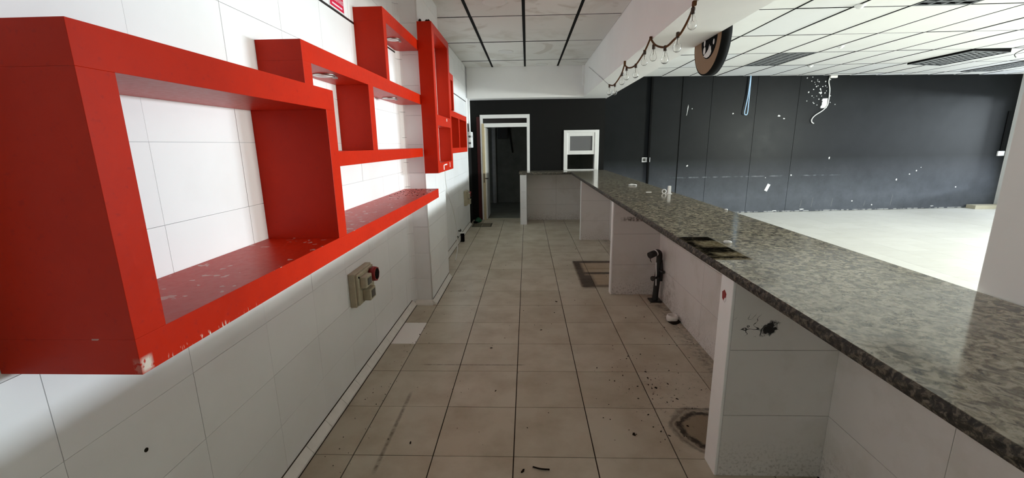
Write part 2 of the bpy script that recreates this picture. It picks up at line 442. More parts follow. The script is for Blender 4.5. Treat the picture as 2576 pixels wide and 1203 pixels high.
def piece(name, mat, parent, x0, x1, y0, y1, z0, z1, bevel=0.0):
    """small box piece, mesh data shared between pieces of one size and material"""
    d = (round(x1 - x0, 4), round(y1 - y0, 4), round(z1 - z0, 4), mat, bevel)
    if d not in _cache:
        me = G().box(-d[0] / 2, d[0] / 2, -d[1] / 2, d[1] / 2, 0, d[2]).mesh(name, bevel=bevel, bseg=1)
        me.materials.append(MAT[mat]); _cache[d] = me
    o = bpy.data.objects.new(name, _cache[d]); col.objects.link(o); o.parent = parent
    o.location = Vector(((x0 + x1) / 2, (y0 + y1) / 2, z0)) - parent_offset(parent)
    return o
def cuts(a, b, start, step):
    """list of (lo,hi) cells between a and b with joints at start + k*step"""
    k = math.floor((a - start) / step) + 1
    e = [a]
    while start + k * step < b - 1e-4:
        if start + k * step > a + 1e-4: e.append(start + k * step)
        k += 1
    e.append(b)
    return list(zip(e[:-1], e[1:]))

# ================================================================== STRUCTURE
XL, YB, YR = -1.20, 9.33, -4.0            # left wall face, back wall face, rear wall
XR = 11.15                                # right wall face
ZC, ZH = 3.125, 3.0                       # aisle ceiling, hall ceiling
# ---- floors
fl = struct('floor', G().box(-1.4, 1.62, YR, 9.45, -0.12, -0.006), 'grout', label='beige tiled floor of the bar aisle')
for (x0, x1) in cuts(-1.2, 1.42, -0.081, 0.432):
    for (y0, y1) in cuts(0.2, 9.33, 1.963, 0.4375):
        g = 0.0022
        white = x1 < -0.9 and 3.2 < y0 < 3.4
        o = piece('tile', 'white_floor_tile' if white else 'floor_tile', fl, x0 + 0.0032, x1 - 0.0032, y0 + g, y1 - g, -0.012, random.uniform(-0.0008, 0.0004), 0.0)
        if white: o['label'] = 'white replacement floor tile beside the wall'
fl2 = struct('floor_hall', G().box(1.62, 11.4, YR, 10.9, -0.12, -0.004), 'hall_grout', label='pale floor of the empty hall behind the counter')
for (x0, x1) in cuts(4.2, 11.15, -0.081, 0.432):
    for (y0, y1) in cuts(4.6, 10.62, 1.963, 0.4375):
        if y1 > 9.95 + 0.09 * (x0 - 5.1): y1 = 9.99 + 0.09 * (x0 - 5.1)
        if y1 - y0 < 0.05: continue
        g = 0.0013
        piece('tile', 'hall_tile', fl2, x0 + g, x1 - g, y0 + g, y1 - g, -0.012, random.uniform(-0.0006, 0.0003))

# ---- left wall with tiles
wl = struct('wall_left', G().box(-1.42, XL - 0.006, YR, 9.5, 0, 3.3), 'grout_light', label='white tiled wall behind the red shelves')
ZT0, DZ, DY = 0.8365, 0.2693, 0.438
rows = [r for r in cuts(0.0, 2.452, ZT0, DZ)] + [r for r in cuts(2.466, 3.2, 2.466, 0.2693)]
for (y0, y1) in cuts(-0.85, 8.75, 0.912, DY):
    for (z0, z1) in rows:
        if 4.22 < y0 and y1 < 5.1: continue
        g = 0.0009
        piece('tile', 'wall_tile', wl, XL - 0.010, XL + random.uniform(-0.0006, 0.0006), y0 + g, y1 - g, z0 + g, z1 - g)
gobj('tile_strip', G().box(XL - 0.004, XL + 0.001, -0.9, 9.30, 2.4525, 2.4655), 'black_line', wl)
gobj('end_trim', G().box(XL - 0.005, XL + 0.008, 8.75, 8.79, 0, 2.535), 'white_trim', wl)
gobj('dark_panel', G().box(XL - 0.004, XL + 0.004, 8.79, 9.33, 0, 1.56), 'black_paint', wl)
gobj('brown_panel', G().box(XL - 0.004, XL + 0.004, 8.79, 9.33, 1.56, 2.05), 'dark_brown', wl)
gobj('upper_panel', G().box(XL - 0.004, XL + 0.003, 8.79, 9.33, 2.05, 2.535), 'white_paint', wl)

# ---- tiled pillar on the left wall
PX, PY0, PY1 = -0.99, 4.185, 5.14
pl = struct('wall_pillar_left', G().box(XL, PX - 0.006, PY0 + 0.006, PY1, 0, 3.2), 'grout_light', label='white tiled pillar between the red shelves')
for (z0, z1) in cuts(0.0, 3.125, 1.633, 0.2703):
    g = 0.0011
    piece('tile', 'wall_tile', pl, XL + 0.045, PX - 0.012, PY0, PY0 + 0.01, z0 + g, z1 - g)
    for (y0, y1) in cuts(PY0 + 0.012, PY1, 4.62, DY):
        piece('tile', 'wall_tile', pl, PX - 0.010, PX, y0 + g, y1 - g, z0 + g, z1 - g)
gobj('corner_trim', G().tube([(PX - 0.007, PY0 + 0.007, 0), (PX - 0.007, PY0 + 0.007, 3.12)], 0.009, 8), 'white_trim', pl)
gobj('corner_trim', G().tube([(PX - 0.007, PY1 - 0.005, 0), (PX - 0.007, PY1 - 0.005, 3.12)], 0.009, 8), 'white_trim', pl)
for (z0, z1) in cuts(0.03, 3.12, 1.70, 0.235):
    gobj('corner_cove', G().prism([(XL, PY0), (XL + 0.048, PY0), (XL + 0.030, PY0 - 0.008), (XL + 0.014, PY0 - 0.022), (XL + 0.004, PY0 - 0.040), (XL, PY0 - 0.05)], z0 + 0.0015, z1 - 0.0015, 'xy'), 'wall_tile', pl)

# ---- cove baseboard along the left wall, piece by piece
bb = tag(empty('baseboard_left', (XL, 2.0, 0), 'ceramic cove pieces along the foot of the tiled wall'), kind='structure')
def cove_y(x, y0, y1):
    g = G()
    prof = [(x - 0.002, 0.0), (x + 0.042, 0.0), (x + 0.040, 0.012), (x + 0.026, 0.026), (x + 0.012, 0.042), (x + 0.004, 0.052), (x - 0.002, 0.054)]
    g.prism(prof, y0 + 0.0015, y1 - 0.0015, 'xz'); return g
for (y0, y1) in cuts(0.3, PY0 - 0.02, 1.962, 0.2205): gobj('cove', cove_y(XL, y0, y1), 'cove', bb)
for (y0, y1) in cuts(PY0 - 0.02, PY1 - 0.02, 4.4, 0.2205): gobj('cove', cove_y(PX, y0, y1), 'cove', bb)
for (y0, y1) in cuts(PY1, 8.75, 5.3, 0.2205): gobj('cove', cove_y(XL, y0, y1), 'cove', bb)
for (x, a_, b_) in ((XL, 0.3, PY0 - 0.02), (PX, PY0, PY1 - 0.02), (XL, PY1, 8.75)):
    gobj('grout_line', G().box(x - 0.001, x + 0.0035, a_, b_, 0.0535, 0.059), 'grout', bb)
    gobj('grout_line', G().box(x + 0.04, x + 0.0475, a_, b_, 0.0, 0.0016), 'grout', bb)
gobj('cove', G().prism([(PY0, 0), (PY0 - 0.036, 0), (PY0 - 0.03, 0.02), (PY0 - 0.012, 0.04), (PY0, 0.05)], XL + 0.03, PX + 0.005, 'yz'), 'cove', bb)

# ---- back wall with door and hatch openings
wb = G()
wb.box(-1.42, -0.975, YB, YB + 0.15, 0, 3.2)
wb.box(-0.975, 0.05, YB, YB + 0.15, 2.225, 3.2)
wb.box(0.05, 0.80, YB, YB + 0.15, 0, 3.2)
wb.box(0.80, 1.50, YB, YB + 0.15, 0, 1.065)
wb.box(0.80, 1.50, YB, YB + 0.15, 1.885, 3.2)
wb.box(1.50, 1.64, YB, YB + 0.55, 0, 3.2)
wback = struct('wall_back', wb, 'black_paint', label='black painted end wall with the door and the hatch')
gobj('red_strip', G().box(-1.065, -0.992, YB - 0.006, YB, 0, 2.2), 'dark_red', wback)

# ---- black panelled hall wall (runs slightly askew)
SK = 0.09
WO = Vector((1.62, 10 + SK * (1.62 - 5.1), 0)); WA = math.atan(SK); CA = math.cos(WA)
wh = G().box(0, 9.8 / CA, 0.012, 0.2, 0, 3.2).obj('wall_hall', 'void')
wh.location = WO; wh.rotation_euler = (0, 0, WA); tag(wh, 'black panelled wall at the far side of the hall', None, None, 'structure')
def wx(x): return (x - 1.62) / CA
jn = [1.62, 2.69, 3.37, 4.037, 5.045, 6.0, 11.3]
for i in range(6):
    g = (0.012 if i < 2 else 0.004); gl = (0.012 if 0 < i < 3 else 0.004)
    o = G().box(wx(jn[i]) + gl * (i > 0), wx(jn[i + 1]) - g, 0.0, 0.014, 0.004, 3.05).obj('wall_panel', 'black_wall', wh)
def on_wall(x, z, off=0.0):
    return WO + Vector((x - 1.62, SK * (x - 1.62), z)) + Vector((SK, -1, 0)).normalized() * off
chips = G()
def chip(g, x, z, r, k=6, sx=1.0):
    poly = []
    for i in range(k):
        a = 2 * math.pi * i / k; rr = r * random.uniform(0.6, 1.15)
        poly.append((wx(x) + sx * rr * math.cos(a), z + rr * math.sin(a)))
    g.prism(poly, -0.002, 0.004, 'xz')
for (u, v, s) in [(210, 120, 14), (300, 185, 12), (360, 210, 8), (408, 185, 9), (440, 200, 14), (375, 250, 8), (400, 295, 15), (428, 280, 9), (355, 355, 15), (270, 410, 14), (560, 195, 14), (570, 280, 13), (520, 295, 12), (480, 345, 17), (490, 370, 12), (500, 425, 24), (470, 420, 14), (575, 425, 14), (600, 385, 9), (340, 488, 11), (430, 490, 9), (480, 555, 13), (520, 490, 10), (255, 590, 10), (455, 675, 11), (683, 488, 11), (697, 622, 9), (795, 663, 10), (645, 155, 10), (310, 105, 11), (375, 520, 6), (395, 640, 14), (375, 620, 10), (600, 310, 8), (405, 155, 9)]:
    # offsets around the cable, 1043 crop px ~ 130 photo px ~ 1.23 m
    x = 6.664 + (u - 640) * 0.00122; z = 3.0 - (v - 75) * 0.00103
    chip(chips, x, z, s * 0.00115, 7)
for (x, z, r, sx) in [(4.547, 2.219, .018, 1), (6.05, .845, .02, 1), (5.45, .8, .012, 1), (3.6, 1.1, .02, 1), (6.9, 1.22, .03, .6), (8.9, .82, .018, 1), (9.05, .9, .02, 1), (9.15, .97, .012, 1), (8.6, .70, .03, .6), (10.1, .5, .02, 1), (7.6, .22, .02, 1), (8.1, .12, .02, 1), (9.6, .06, .012, 4), (6.4, .05, .012, 5), (5.75, .03, .012, 4), (5.6, 2.16, .022, 1.6), (5.72, 2.1, .02, 1.2), (3.62, 2.33, .012, 1)]:
    chip(chips, x, z, r, 7, sx)
ch = gobj('chipped_patch', G(), 'chip') if False else chips.obj('chipped_patch', 'chip', wh); ch['kind'] = 'stuff'
scr = G()
for (x, z0, z1, dx) in [(3.50, 2.18, 2.42, 0.02)]:
    scr.prism([(wx(x), z0), (wx(x) + 0.01, z0 + .02), (wx(x) + 0.035, z1 - .05), (wx(x) + 0.03, z1), (wx(x) + 0.015, z1 - .08), (wx(x) + 0.012, z0 + .1)], -0.002, 0.002, 'xz')
scr.obj('paint_scratch', 'chip', wh)
lt = G()
for x, l in [(6.35, .16), (6.62, .22), (7.1, .2), (7.9, .12), (8.55, .25)]:
    lt.prism([(wx(x), .1), (wx(x) + .012, .1), (wx(x) + .03, .1 + l), (wx(x) + .022, .1 + l)], -0.001, 0.002, 'xz')
lt.obj('scuff_mark', simple('grey_scuff', (0.12, 0.125, 0.13), 0.6), wh)

# ---- right wall with shop window, rear wall, outer shell
wr = G()
wr.box(XR, XR + 0.2, YR, 0.7, 0, 3.2); wr.box(XR, XR + 0.2, 3.3, 3.5, 0, 3.2); wr.box(XR, XR + 0.2, 0.7, 3.3, 0, 0.5); wr.box(XR, XR + 0.2, 0.7, 3.3, 2.55, 3.2); wr.box(XR, XR + 0.2, 10.3, 10.9, 0, 3.2)
wr.box(XR, XR + 0.2, 3.5, 10.3, 0, 0.5); wr.box(XR, XR + 0.2, 3.5, 10.3, 2.55, 3.2)
struct('wall_right', wr, 'white_paint', label='white wall with the shop window')
win = tag(empty('window_1', (XR, 6.95, 0.5), 'long shop window lighting the hall from the right'), kind='structure')
fr = G()
for y in (3.5, 5.185, 6.87, 8.555, 10.24): fr.box(XR + 0.08, XR + 0.14, y, y + 0.06, 0.5, 2.55)
fr.box(XR + 0.08, XR + 0.14, 3.5, 10.3, 0.5, 0.56); fr.box(XR + 0.08, XR + 0.14, 3.5, 10.3, 2.49, 2.55)
gobj('window_frame', fr, 'alu', win)
for y in (3.56, 5.245, 6.93, 8.615): gobj('pane', G().box(XR + 0.105, XR + 0.115, y, y + 1.625, 0.56, 2.49), 'window_glass', win)
win2 = tag(empty('window_added', (XR, 2.0, 0.5), 'unseen second shop window added on the right wall for fill light'), kind='structure')  # unseen window, added as the opening for the fill lamp
fr = G()
for y in (0.7, 1.97, 3.24): fr.box(XR + 0.08, XR + 0.14, y, y + 0.06, 0.5, 2.55)
fr.box(XR + 0.08, XR + 0.14, 0.7, 3.3, 0.5, 0.56); fr.box(XR + 0.08, XR + 0.14, 0.7, 3.3, 2.49, 2.55)
gobj('window_frame', fr, 'alu', win2)
for y in (0.76, 2.03): gobj('pane', G().box(XR + 0.105, XR + 0.115, y, y + 1.21, 0.56, 2.49), 'window_glass', win2)
struct('wall_rear', G().box(-1.42, 11.4, YR - 0.2, YR, 0, 3.2), 'black_paint', label='unseen wall behind the camera, blackened to cut fill light')  # unseen rear wall, coloured black to cut fill on camera-facing sides

# ---- hall pillar (white, right edge of the photo)
struct('wall_pillar_right', G().box(1.685, 2.25, 0.7, 1.585, 0, 3.05), 'white_paint', bevel=0.006, label='white pillar standing against the far edge of the counter')

# ---- beam and soffit
struct('wall_beam', G().box(1.142, 1.66, YR, 9.75, 2.535, 3.3), 'beam_paint', label='white ceiling beam above the counter')
struct('wall_soffit', G().box(-1.2, 1.142, 8.967, YB + 0.1, 2.535, 3.3), 'beam_paint', label='white dropped soffit above the back door')

# ---- aisle ceiling
ce = struct('ceiling', G().box(-1.42, 1.2, YR, 9.2, ZC + 0.03, ZC + 0.25), 'ceil_bar', label='suspended panel ceiling over the bar aisle')
xs = [-1.2, -0.673, -0.030, 0.615, 1.142]
ys = [-0.1, 0.85, 1.55, 2.9, 4.22, 5.56, 6.88, 8.32, 8.967]
for i in range(4):
    for j in range(len(ys) - 1):
        a, b = xs[i], xs[i + 1]; c, d = ys[j], ys[j + 1]
        gx = 0.018; gy = 0.007
        z = ZC + random.uniform(-0.002, 0.003)
        cells = [(c, d)]
        if i == 2 and j == 5: cells = [(c, 6.22), (6.22, d)]
        for (c2, d2) in cells:
            piece('panel', 'ceil_old', ce, a + (gx if i else 0.004), b - (gx if i < 3 else 0.004), c2 + (gy if c2 != 6.22 else 0.002), d2 - (gy if d2 != 6.22 else 0.002), z, z + 0.012)
for x in xs[1:4]: gobj('ceiling_bar', G().box(x - 0.017, x + 0.017, -0.1, 8.967, ZC - 0.003, ZC + 0.032), 'ceil_bar', ce)
for y in ys[1:-1]:
    for i in range(4): gobj('ceiling_bar', G().box(xs[i] + 0.017, xs[i + 1] - 0.017, y - 0.009, y + 0.009, ZC - 0.0025, ZC + 0.02), 'ceil_bar', ce)
for (x, y, r) in [(-0.342, 5.04, 0.14), (-0.342, 7.567, 0.13), (0.293, 8.80, 0.12)]:
    g = G().lathe([(r, 0), (r, -0.004), (r * .86, -0.009), (r * .8, -0.006), (r * .2, -0.006)], (x, y, ZC), 28)
    gobj('light_cover', g, 'ceil_new', ce)
gobj('peeling_trim', G().box(1.10, 1.142, 8.90, 8.967, 2.75, 3.12), 'white_paint', ce)

# ---- hall ceiling
ch2 = struct('ceiling_hall', G().box(1.6, 11.4, YR, 10.95, ZH + 0.12, ZH + 0.3), 'ceil_bar', label='white suspended panel ceiling over the hall')
fixtures = [(4.08, 7.5), (7.07, 7.5), (4.08, 3.9), (9.17, 8.7)]
for (x0, x1) in cuts(1.66, XR, 4.08, 0.599):
    for (y0, y1) in cuts(1.5, 10.62, 5.1, 1.2):
        if any(abs(x0 - fx) < .1 and abs(y0 - fy) < .1 for fx, fy in fixtures): continue
        lim = 9.99 + SK * (x0 - 5.1)
        if y1 > lim: y1 = lim
        if y1 - y0 < 0.03: continue
        z = ZH + random.uniform(-0.002, 0.003)
        piece('panel', 'ceil_new', ch2, x0 + 0.011, x1 - 0.011, y0 + 0.007, y1 - 0.007, z, z + 0.012)
for (x0, x1) in cuts(1.66, XR, 4.08, 0.599)[1:]:
    gobj('ceiling_bar', G().box(x0 - 0.012, x0 + 0.012, 1.5, 9.6 + SK * (x0 - 1.6), ZH - 0.003, ZH + 0.03), 'ceil_bar', ch2)
for (x0, x1) in cuts(1.66, XR, 4.08, 0.599):
    for y in (2.7, 3.9, 5.1, 6.3, 7.5, 8.7, 9.9):
        if y < 9.9 + SK * (x0 - 5.1): gobj('ceiling_bar', G().box(x0 + 0.012, x1 - 0.012, y - 0.008, y + 0.008, ZH - 0.002, ZH + 0.02), 'ceil_bar', ch2)

# ---- the same tiles and panels carried on outside the photograph, joined
def joined(name, mat, parent, cells):
    g = G()
    for c in cells: g.box(*c)
    o = gobj(name, g, mat, parent); o['kind'] = 'stuff'; return o
joined('tile_field', 'floor_tile', fl, [(x0 + .0032, x1 - .0032, y0 + .0022, y1 - .0022, -.012, 0.0) for (x0, x1) in cuts(-1.2, 1.42, -0.081, 0.432) for (y0, y1) in cuts(YR, 0.2, 1.963, 0.4375)])
hc = []
for (x0, x1) in cuts(1.62, XR, -0.081, 0.432):
    for (y0, y1) in cuts(YR, 10.62, 1.963, 0.4375):
        lim = 9.99 + SK * (x0 - 5.1)
        y1 = min(y1, lim)
        if x0 < 4.199:
            x1_ = min(x1, 4.2); hc.append((x0, x1_, y0, y1))
        elif y0 < 4.599: hc.append((x0, x1, y0, min(y1, 4.6)))
joined('tile_field', 'hall_tile', fl2, [(a_ + .0013, b_ - .0013, c_ + .0013, d_ - .0013, -.012, 0.0) for (a_, b_, c_, d_) in hc if d_ - c_ > .03])
joined('tile_field', 'wall_tile', wl, [(XL - .01, XL, y0 + .0009, y1 - .0009, z0 + .0009, z1 - .0009) for (y0, y1) in cuts(YR, -0.85, 0.912, DY) for (z0, z1) in rows])
joined('panel_field', 'ceil_old', ce, [(xs[i] + .018, xs[i + 1] - .018, y0 + .007, y1 - .007, ZC, ZC + .012) for i in range(4) for (y0, y1) in cuts(YR, -0.1, -0.1, 1.32)])
joined('panel_field', 'ceil_new', ch2, [(x0 + .011, x1 - .011, y0 + .007, y1 - .007, ZH, ZH + .012) for (x0, x1) in cuts(1.66, XR, 4.08, 0.599) for (y0, y1) in cuts(YR, 1.5, 5.1, 1.2)])

# ---- back door (frame, transom, leaf swung into the dark room) and that room
dr = tag(empty('door_1', (-0.46, YB, 0), 'open white-framed door to the dark back room'), kind='structure')
g = G()
g.box(-0.99, -0.935, YB - 0.02, YB + 0.15, 0, 2.24); g.box(0.0, 0.06, YB - 0.02, YB + 0.15, 0, 2.24)
g.box(-0.935, 0.0, YB - 0.02, YB + 0.15, 2.165, 2.24); g.box(-0.935, 0.0, YB - 0.02, YB + 0.15, 1.985, 2.065)
gobj('door_frame', g, 'white_trim', dr, 0.004)
gobj('transom_pane', G().box(-0.935, 0.0, YB + 0.06, YB + 0.07, 2.065, 2.165), simple('dark_pane', (0.012, 0.012, 0.012), 0.3), dr)
leaf = gobj('door_leaf', G().box(-0.918, -0.880, YB + 0.012, YB + 0.80, 0.01, 1.98), 'white_trim', dr)
gobj('leaf_edge', G().box(-0.955, -0.905, YB - 0.03, YB + 0.012, 0.0, 2.06), 'cream', leaf)
gobj('lock_plate', G().box(-0.938, -0.922, YB - 0.034, YB - 0.029, 0.82, 1.02), 'dark_metal', leaf)
gobj('door_handle', G().tube([(-0.925, YB - 0.02, 0.91), (-0.86, YB - 0.03, 0.91), (-0.85, YB + 0.06, 0.905)], 0.010, 8), 'dark_metal', leaf)
gobj('threshold', G().box(-0.935, 0.0, YB - 0.02, YB + 0.16, -0.004, 0.006), 'plinth', dr)
br = G()
br.box(-1.6, 1.48, 12.2, 12.35, 0, 3.0); br.box(-1.75, -1.6, YB + .15, 12.35, 0, 3.0); br.box(1.48, 1.6, YB + .56, 12.35, 0, 3.0)
br.box(-1.6, 1.48, YB + .15, 12.2, -0.1, 0.0); br.box(-1.6, 1.48, YB + .15, 12.3, 2.9, 3.0)
struct('wall_back_room', br, 'back_room', label='dark plastered room seen through the open door')
tag(gobj('drain_pipe', G().tube([(-0.92, 12.12, 0.001), (-0.92, 12.12, 2.88)], 0.06, 12), simple('pale_pipe', (0.85, 0.85, 0.80), .5, var=.2)), 'pale vertical drain pipe in the dark back room', 'pipe')
mb = empty('meter_box', (-0.6, 12.2, 1.75), 'dark meter box on the back room wall', 'meter box')
box('box_body', 'dark_metal', -0.80, -0.52, 12.1, 12.2, 1.78, 2.35, mb, 0.01)
gobj('box_window', G().box(-0.76, -0.58, 12.09, 12.1, 2.2, 2.28), 'drain', mb)
gobj('cable', G().tube([(-0.50, 12.15, 2.2), (-0.46, 12.13, 1.8), (-0.40, 12.13, 1.40)], 0.02, 8), 'black_plastic', mb)

# ---- serving hatch in the back wall
hw = tag(empty('window_3', (1.15, YB, 1.065), 'white serving hatch with a grey upper pane above the counter'), kind='structure')
g = G()
g.box(0.78, 0.86, YB - 0.035, YB + 0.12, 1.065, 1.90); g.box(1.435, 1.52, YB - 0.035, YB + 0.12, 1.065, 1.90)
g.box(0.86, 1.435, YB - 0.035, YB + 0.12, 1.845, 1.90)
gobj('window_frame', g, 'white_trim', hw, 0.004)
g = G()
g.box(0.86, 0.91, YB - 0.02, YB + 0.03, 1.395, 1.845); g.box(1.385, 1.435, YB - 0.02, YB + 0.03, 1.395, 1.845)
g.box(0.91, 1.385, YB - 0.02, YB + 0.03, 1.775, 1.845); g.box(0.91, 1.385, YB - 0.02, YB + 0.03, 1.395, 1.475)
sash = gobj('sash', g, 'white_trim', hw, 0.003)
gobj('pane', G().box(0.91, 1.385, YB + 0.005, YB + 0.012, 1.475, 1.775), 'pane', sash)
gobj('window_sill', G().box(0.86, 1.435, YB - 0.03, YB + 0.13, 1.066, 1.082), 'white_trim', hw)

# ================================================================== COUNTER
cb = empty('bar_counter', (1.4, 4.0, 0), 'white tiled masonry base of the bar counter with partitions', 'counter')
CT, SLAB = 1.065, 0.043
CZ = CT - SLAB
def tiled_x(name, core, face_x, y0, y1, z1, facing=-1, joint_y=1.963, w=0.66):
    """wall panel whose tiled face is x = face_x, looking to -x"""
    p = gobj(name, G().box(face_x + 0.006, core, y0, y1, 0, z1), 'grout', cb)
    for (a, b) in cuts(y0, y1, joint_y, w):
        for (c, d) in cuts(0.0, z1, 0.3375, 0.3395):
            piece('tile', 'part_tile', p, face_x, face_x + 0.012, a + 0.0012, b - 0.0012, c + 0.0012, d - 0.0012)
    return p
def wing(y0, y1, x0, x1, z1):
    p = gobj('partition', G().box(x0 + 0.01, x1, y0 + 0.006, y1 - 0.006, 0, z1), 'grout', cb)
    for (c, d) in cuts(0.0, z1, 0.3375, 0.3395):
        piece('tile', 'part_tile', p, x0 + 0.016, x1 - 0.001, y0, y0 + 0.012, c + 0.0012, d - 0.0012)
        piece('tile', 'part_tile', p, x0 + 0.016, x1 - 0.001, y1 - 0.012, y1, c + 0.0012, d - 0.0012)
    e = gobj('end_cap', G().box(x0, x0 + 0.016, y0, y1, 0.0, z1), 'white_trim', p, 0.004)
    return p
tiled_x('back_panel', 1.58, 1.425, -0.6, 1.85, CZ)
wing(1.85, 1.97, 0.918, 1.46, CZ)
tiled_x('back_panel', 1.58, 1.402, 1.97, 4.47, CZ, joint_y=2.65)
wing(4.47, 4.56, 0.900, 1.46, CZ)
tiled_x('back_panel', 1.58, 1.395, 4.56, 7.2, CZ)
wing(7.2, 7.27, 0.902, 1.46, CZ)
tiled_x('back_panel', 1.58, 1.390, 7.27, 9.31, CZ)
# far return: tiled panel on the wall and end post
p = gobj('back_panel', G().box(-0.01, 1.40, 9.236, 9.322, 0, CZ), 'grout', cb)
for (a, b) in cuts(-0.005, 1.385, 0.62, 0.66):
    for (c, d) in cuts(0, CZ, 0.3375, 0.3395):
        piece('tile', 'part_tile', p, a + .0012, b - .0012, 9.228, 9.24, c + .0012, d - .0012)
p = gobj('end_post', G().box(-0.134, -0.018, 8.71, 9.322, 0, CZ), 'grout', cb)
for (c, d) in cuts(0, CZ, 0.3375, 0.3395):
    piece('tile', 'wall_tile', p, -0.128, -0.022, 8.70, 8.712, c + .0012, d - .0012)
    piece('tile', 'wall_tile', p, -0.140, -0.128, 8.715, 9.32, c + .0012, d - .0012)
    piece('tile', 'wall_tile', p, -0.022, -0.012, 8.715, 9.22, c + .0012, d - .0012)
gobj('end_cap', G().box(-0.144, -0.126, 8.698, 8.714, 0, CZ).box(-0.024, -0.010, 8.698, 8.714, 0, CZ), 'white_trim', p)
gobj('hall_face', G().box(1.58, 1.60, -0.6, 9.32, 0, CZ), 'white_paint', cb)
gobj('sticker', G().prism([(1.905, .93), (1.925, .945), (1.945, .93), (1.94, .90), (1.92, .888), (1.91, .90)], 0.9165, 0.9178, 'yz'), 'red_plastic', cb)
gobj('sticker', G().prism([(1.90, .905), (1.912, .912), (1.925, .895), (1.915, .885)], 0.9162, 0.9170, 'yz'), 'print_white', cb)
gobj('drip_mark', G().prism([(2.985, .93), (3.0, .95), (3.012, .94), (3.008, .86), (2.992, .855)], 1.4005, 1.4018, 'yz'), 'dirt', cb)
gobj('dark_gap', G().box(1.372, 1.402, 4.463, 4.469, .86, CZ), 'dirt', cb)

# granite top: L-shaped slab with a rough edge
ct = empty('granite_worktop', (1.28, 4.0, CT), 'long glossy speckled granite slab on the bar counter', 'counter top')
g = G().prism([(0.908, -0.6), (1.662, -0.6), (1.662, 9.29), (0.875, 9.29), (-0.165, 9.29), (-0.165, 8.66), (0.885, 8.66)], CZ, CT, 'xy')
slab = gobj('slab', g, 'granite', ct)
def ragged(p0, p1, n, nrm):
    """rough broken edge strip between two points"""
    g = G(); v = []
    for i in range(n + 1):
        t = i / n
        x = p0[0] + (p1[0] - p0[0]) * t; y = p0[1] + (p1[1] - p0[1]) * t
        for (zz, base) in ((CT - 0.001, 0.0015), (CT - 0.012, 0.006), (CT - 0.028, 0.005), (CZ, 0.0015)):
            d = base + random.uniform(-0.0015, 0.005) * (base > 0.002)
            v.append((x + nrm[0] * d, y + nrm[1] * d, zz + random.uniform(-.002, .002) * (base > 0.002)))
    g.v = v
    for i in range(n):
        for k in range(3):
            a = i * 4 + k; g.f.append((a, a + 4, a + 5, a + 1)); g.sm.append(False)
    return g
e = gobj('rough_edge', ragged((0.908, -0.6), (0.885, 8.66), 420, (-1, 0)), 'granite_edge', ct)
e2 = gobj('rough_edge', ragged((-0.165, 8.66), (0.885, 8.66), 60, (0, -1)), 'granite_edge', ct)

# ================================================================== RED SHELVES
sh = empty('box_shelf', (-1.2, 2.5, 1.126), 'large red box shelf unit of stepped boxes on the tiled wall', 'shelf')
W0 = XL + 0.0007
def board(parent, name, x1, y0, y1, z0, z1, x0=W0):
    return box(name, 'red', x0, x1, y0, y1, z0, z1, parent, 0.0008)
FA, FB = -0.866, -0.993
board(sh, 'shelf_board', FA, 0.842, 4.150, 1.126, 1.211)
board(sh, 'side_panel', FA, 0.842, 0.925, 1.211, 1.780)
board(sh, 'top_board', FA, 0.842, 1.978, 1.780, 1.867)
board(sh, 'side_panel', FA, 1.893, 1.978, 1.211, 1.780)
board(sh, 'side_panel', FB, 1.989, 2.066, 1.520, 2.000)
board(sh, 'top_board', FB, 1.989, 4.172, 2.000, 2.088)
board(sh, 'divider', FB, 2.793, 2.880, 1.598, 2.000)
board(sh, 'shelf_board', FB, 2.066, 4.130, 1.520, 1.598)
board(sh, 'side_panel', FB, 3.185, 3.250, 2.088, 2.475)
board(sh, 'top_board', FB, 3.185, 4.180, 2.475, 2.564)
def spot(parent, x, y, z):
    s = gobj('spot_lamp', G().lathe([(0.056, 0), (0.058, -0.004), (0.050, -0.009), (0.044, -0.009)], (x, y, z), 24), 'metal', parent)
    gobj('lens', G().lathe([(0.044, -0.004), (0.044, -0.0095), (0.02, -0.012), (0.004, -0.0125)], (x, y, z), 24), 'print_white', s)
    gobj('clip', G().box(x + .035, x + .052, y + .015, y + .05, z - .016, z - .006), 'metal', s)
spot(sh, -1.085, 2.39, 2.000); spot(sh, -1.10, 3.55, 2.000); spot(sh, -1.085, 3.72, 2.475)

FU = -0.857
s2 = empty('box_shelf', (-1.0, 5.1, 1.358), 'tall red box shelf on the pillar with small side boxes', 'shelf')
PF = PX + 0.0007
board(s2, 'side_panel', FU, 4.150, 4.245, 1.358, 2.718, PF)
board(s2, 'side_panel', FU, 4.925, 5.010, 1.358, 2.718, PF)
board(s2, 'top_board', FU, 4.245, 4.925, 2.645, 2.718, PF)
board(s2, 'shelf_board', FU, 4.245, 4.925, 1.812, 1.912, PF)
board(s2, 'shelf_board', FU, 4.245, 4.925, 1.358, 1.452, PF)
board(s2, 'side_panel', FU, 5.010, 5.055, 2.020, 2.415, PF)
board(s2, 'side_panel', FU, 5.190, 5.240, 2.020, 2.415)
board(s2, 'top_board', FU, 5.055, 5.190, 2.345, 2.415, W0)
board(s2, 'shelf_board', FU, 5.142, 6.260, 1.945, 2.012)
board(s2, 'shelf_board', FU, 5.142, 6.260, 1.530, 1.592)
board(s2, 'shelf_board', FU, 5.010, 5.142, 1.945, 2.012, PF)
board(s2, 'shelf_board', FU, 5.010, 5.142, 1.530, 1.592, PF)
board(s2, 'divider', FU, 5.535, 5.600, 1.592, 1.945)
board(s2, 'side_panel', FU, 6.205, 6.260, 1.592, 1.945)
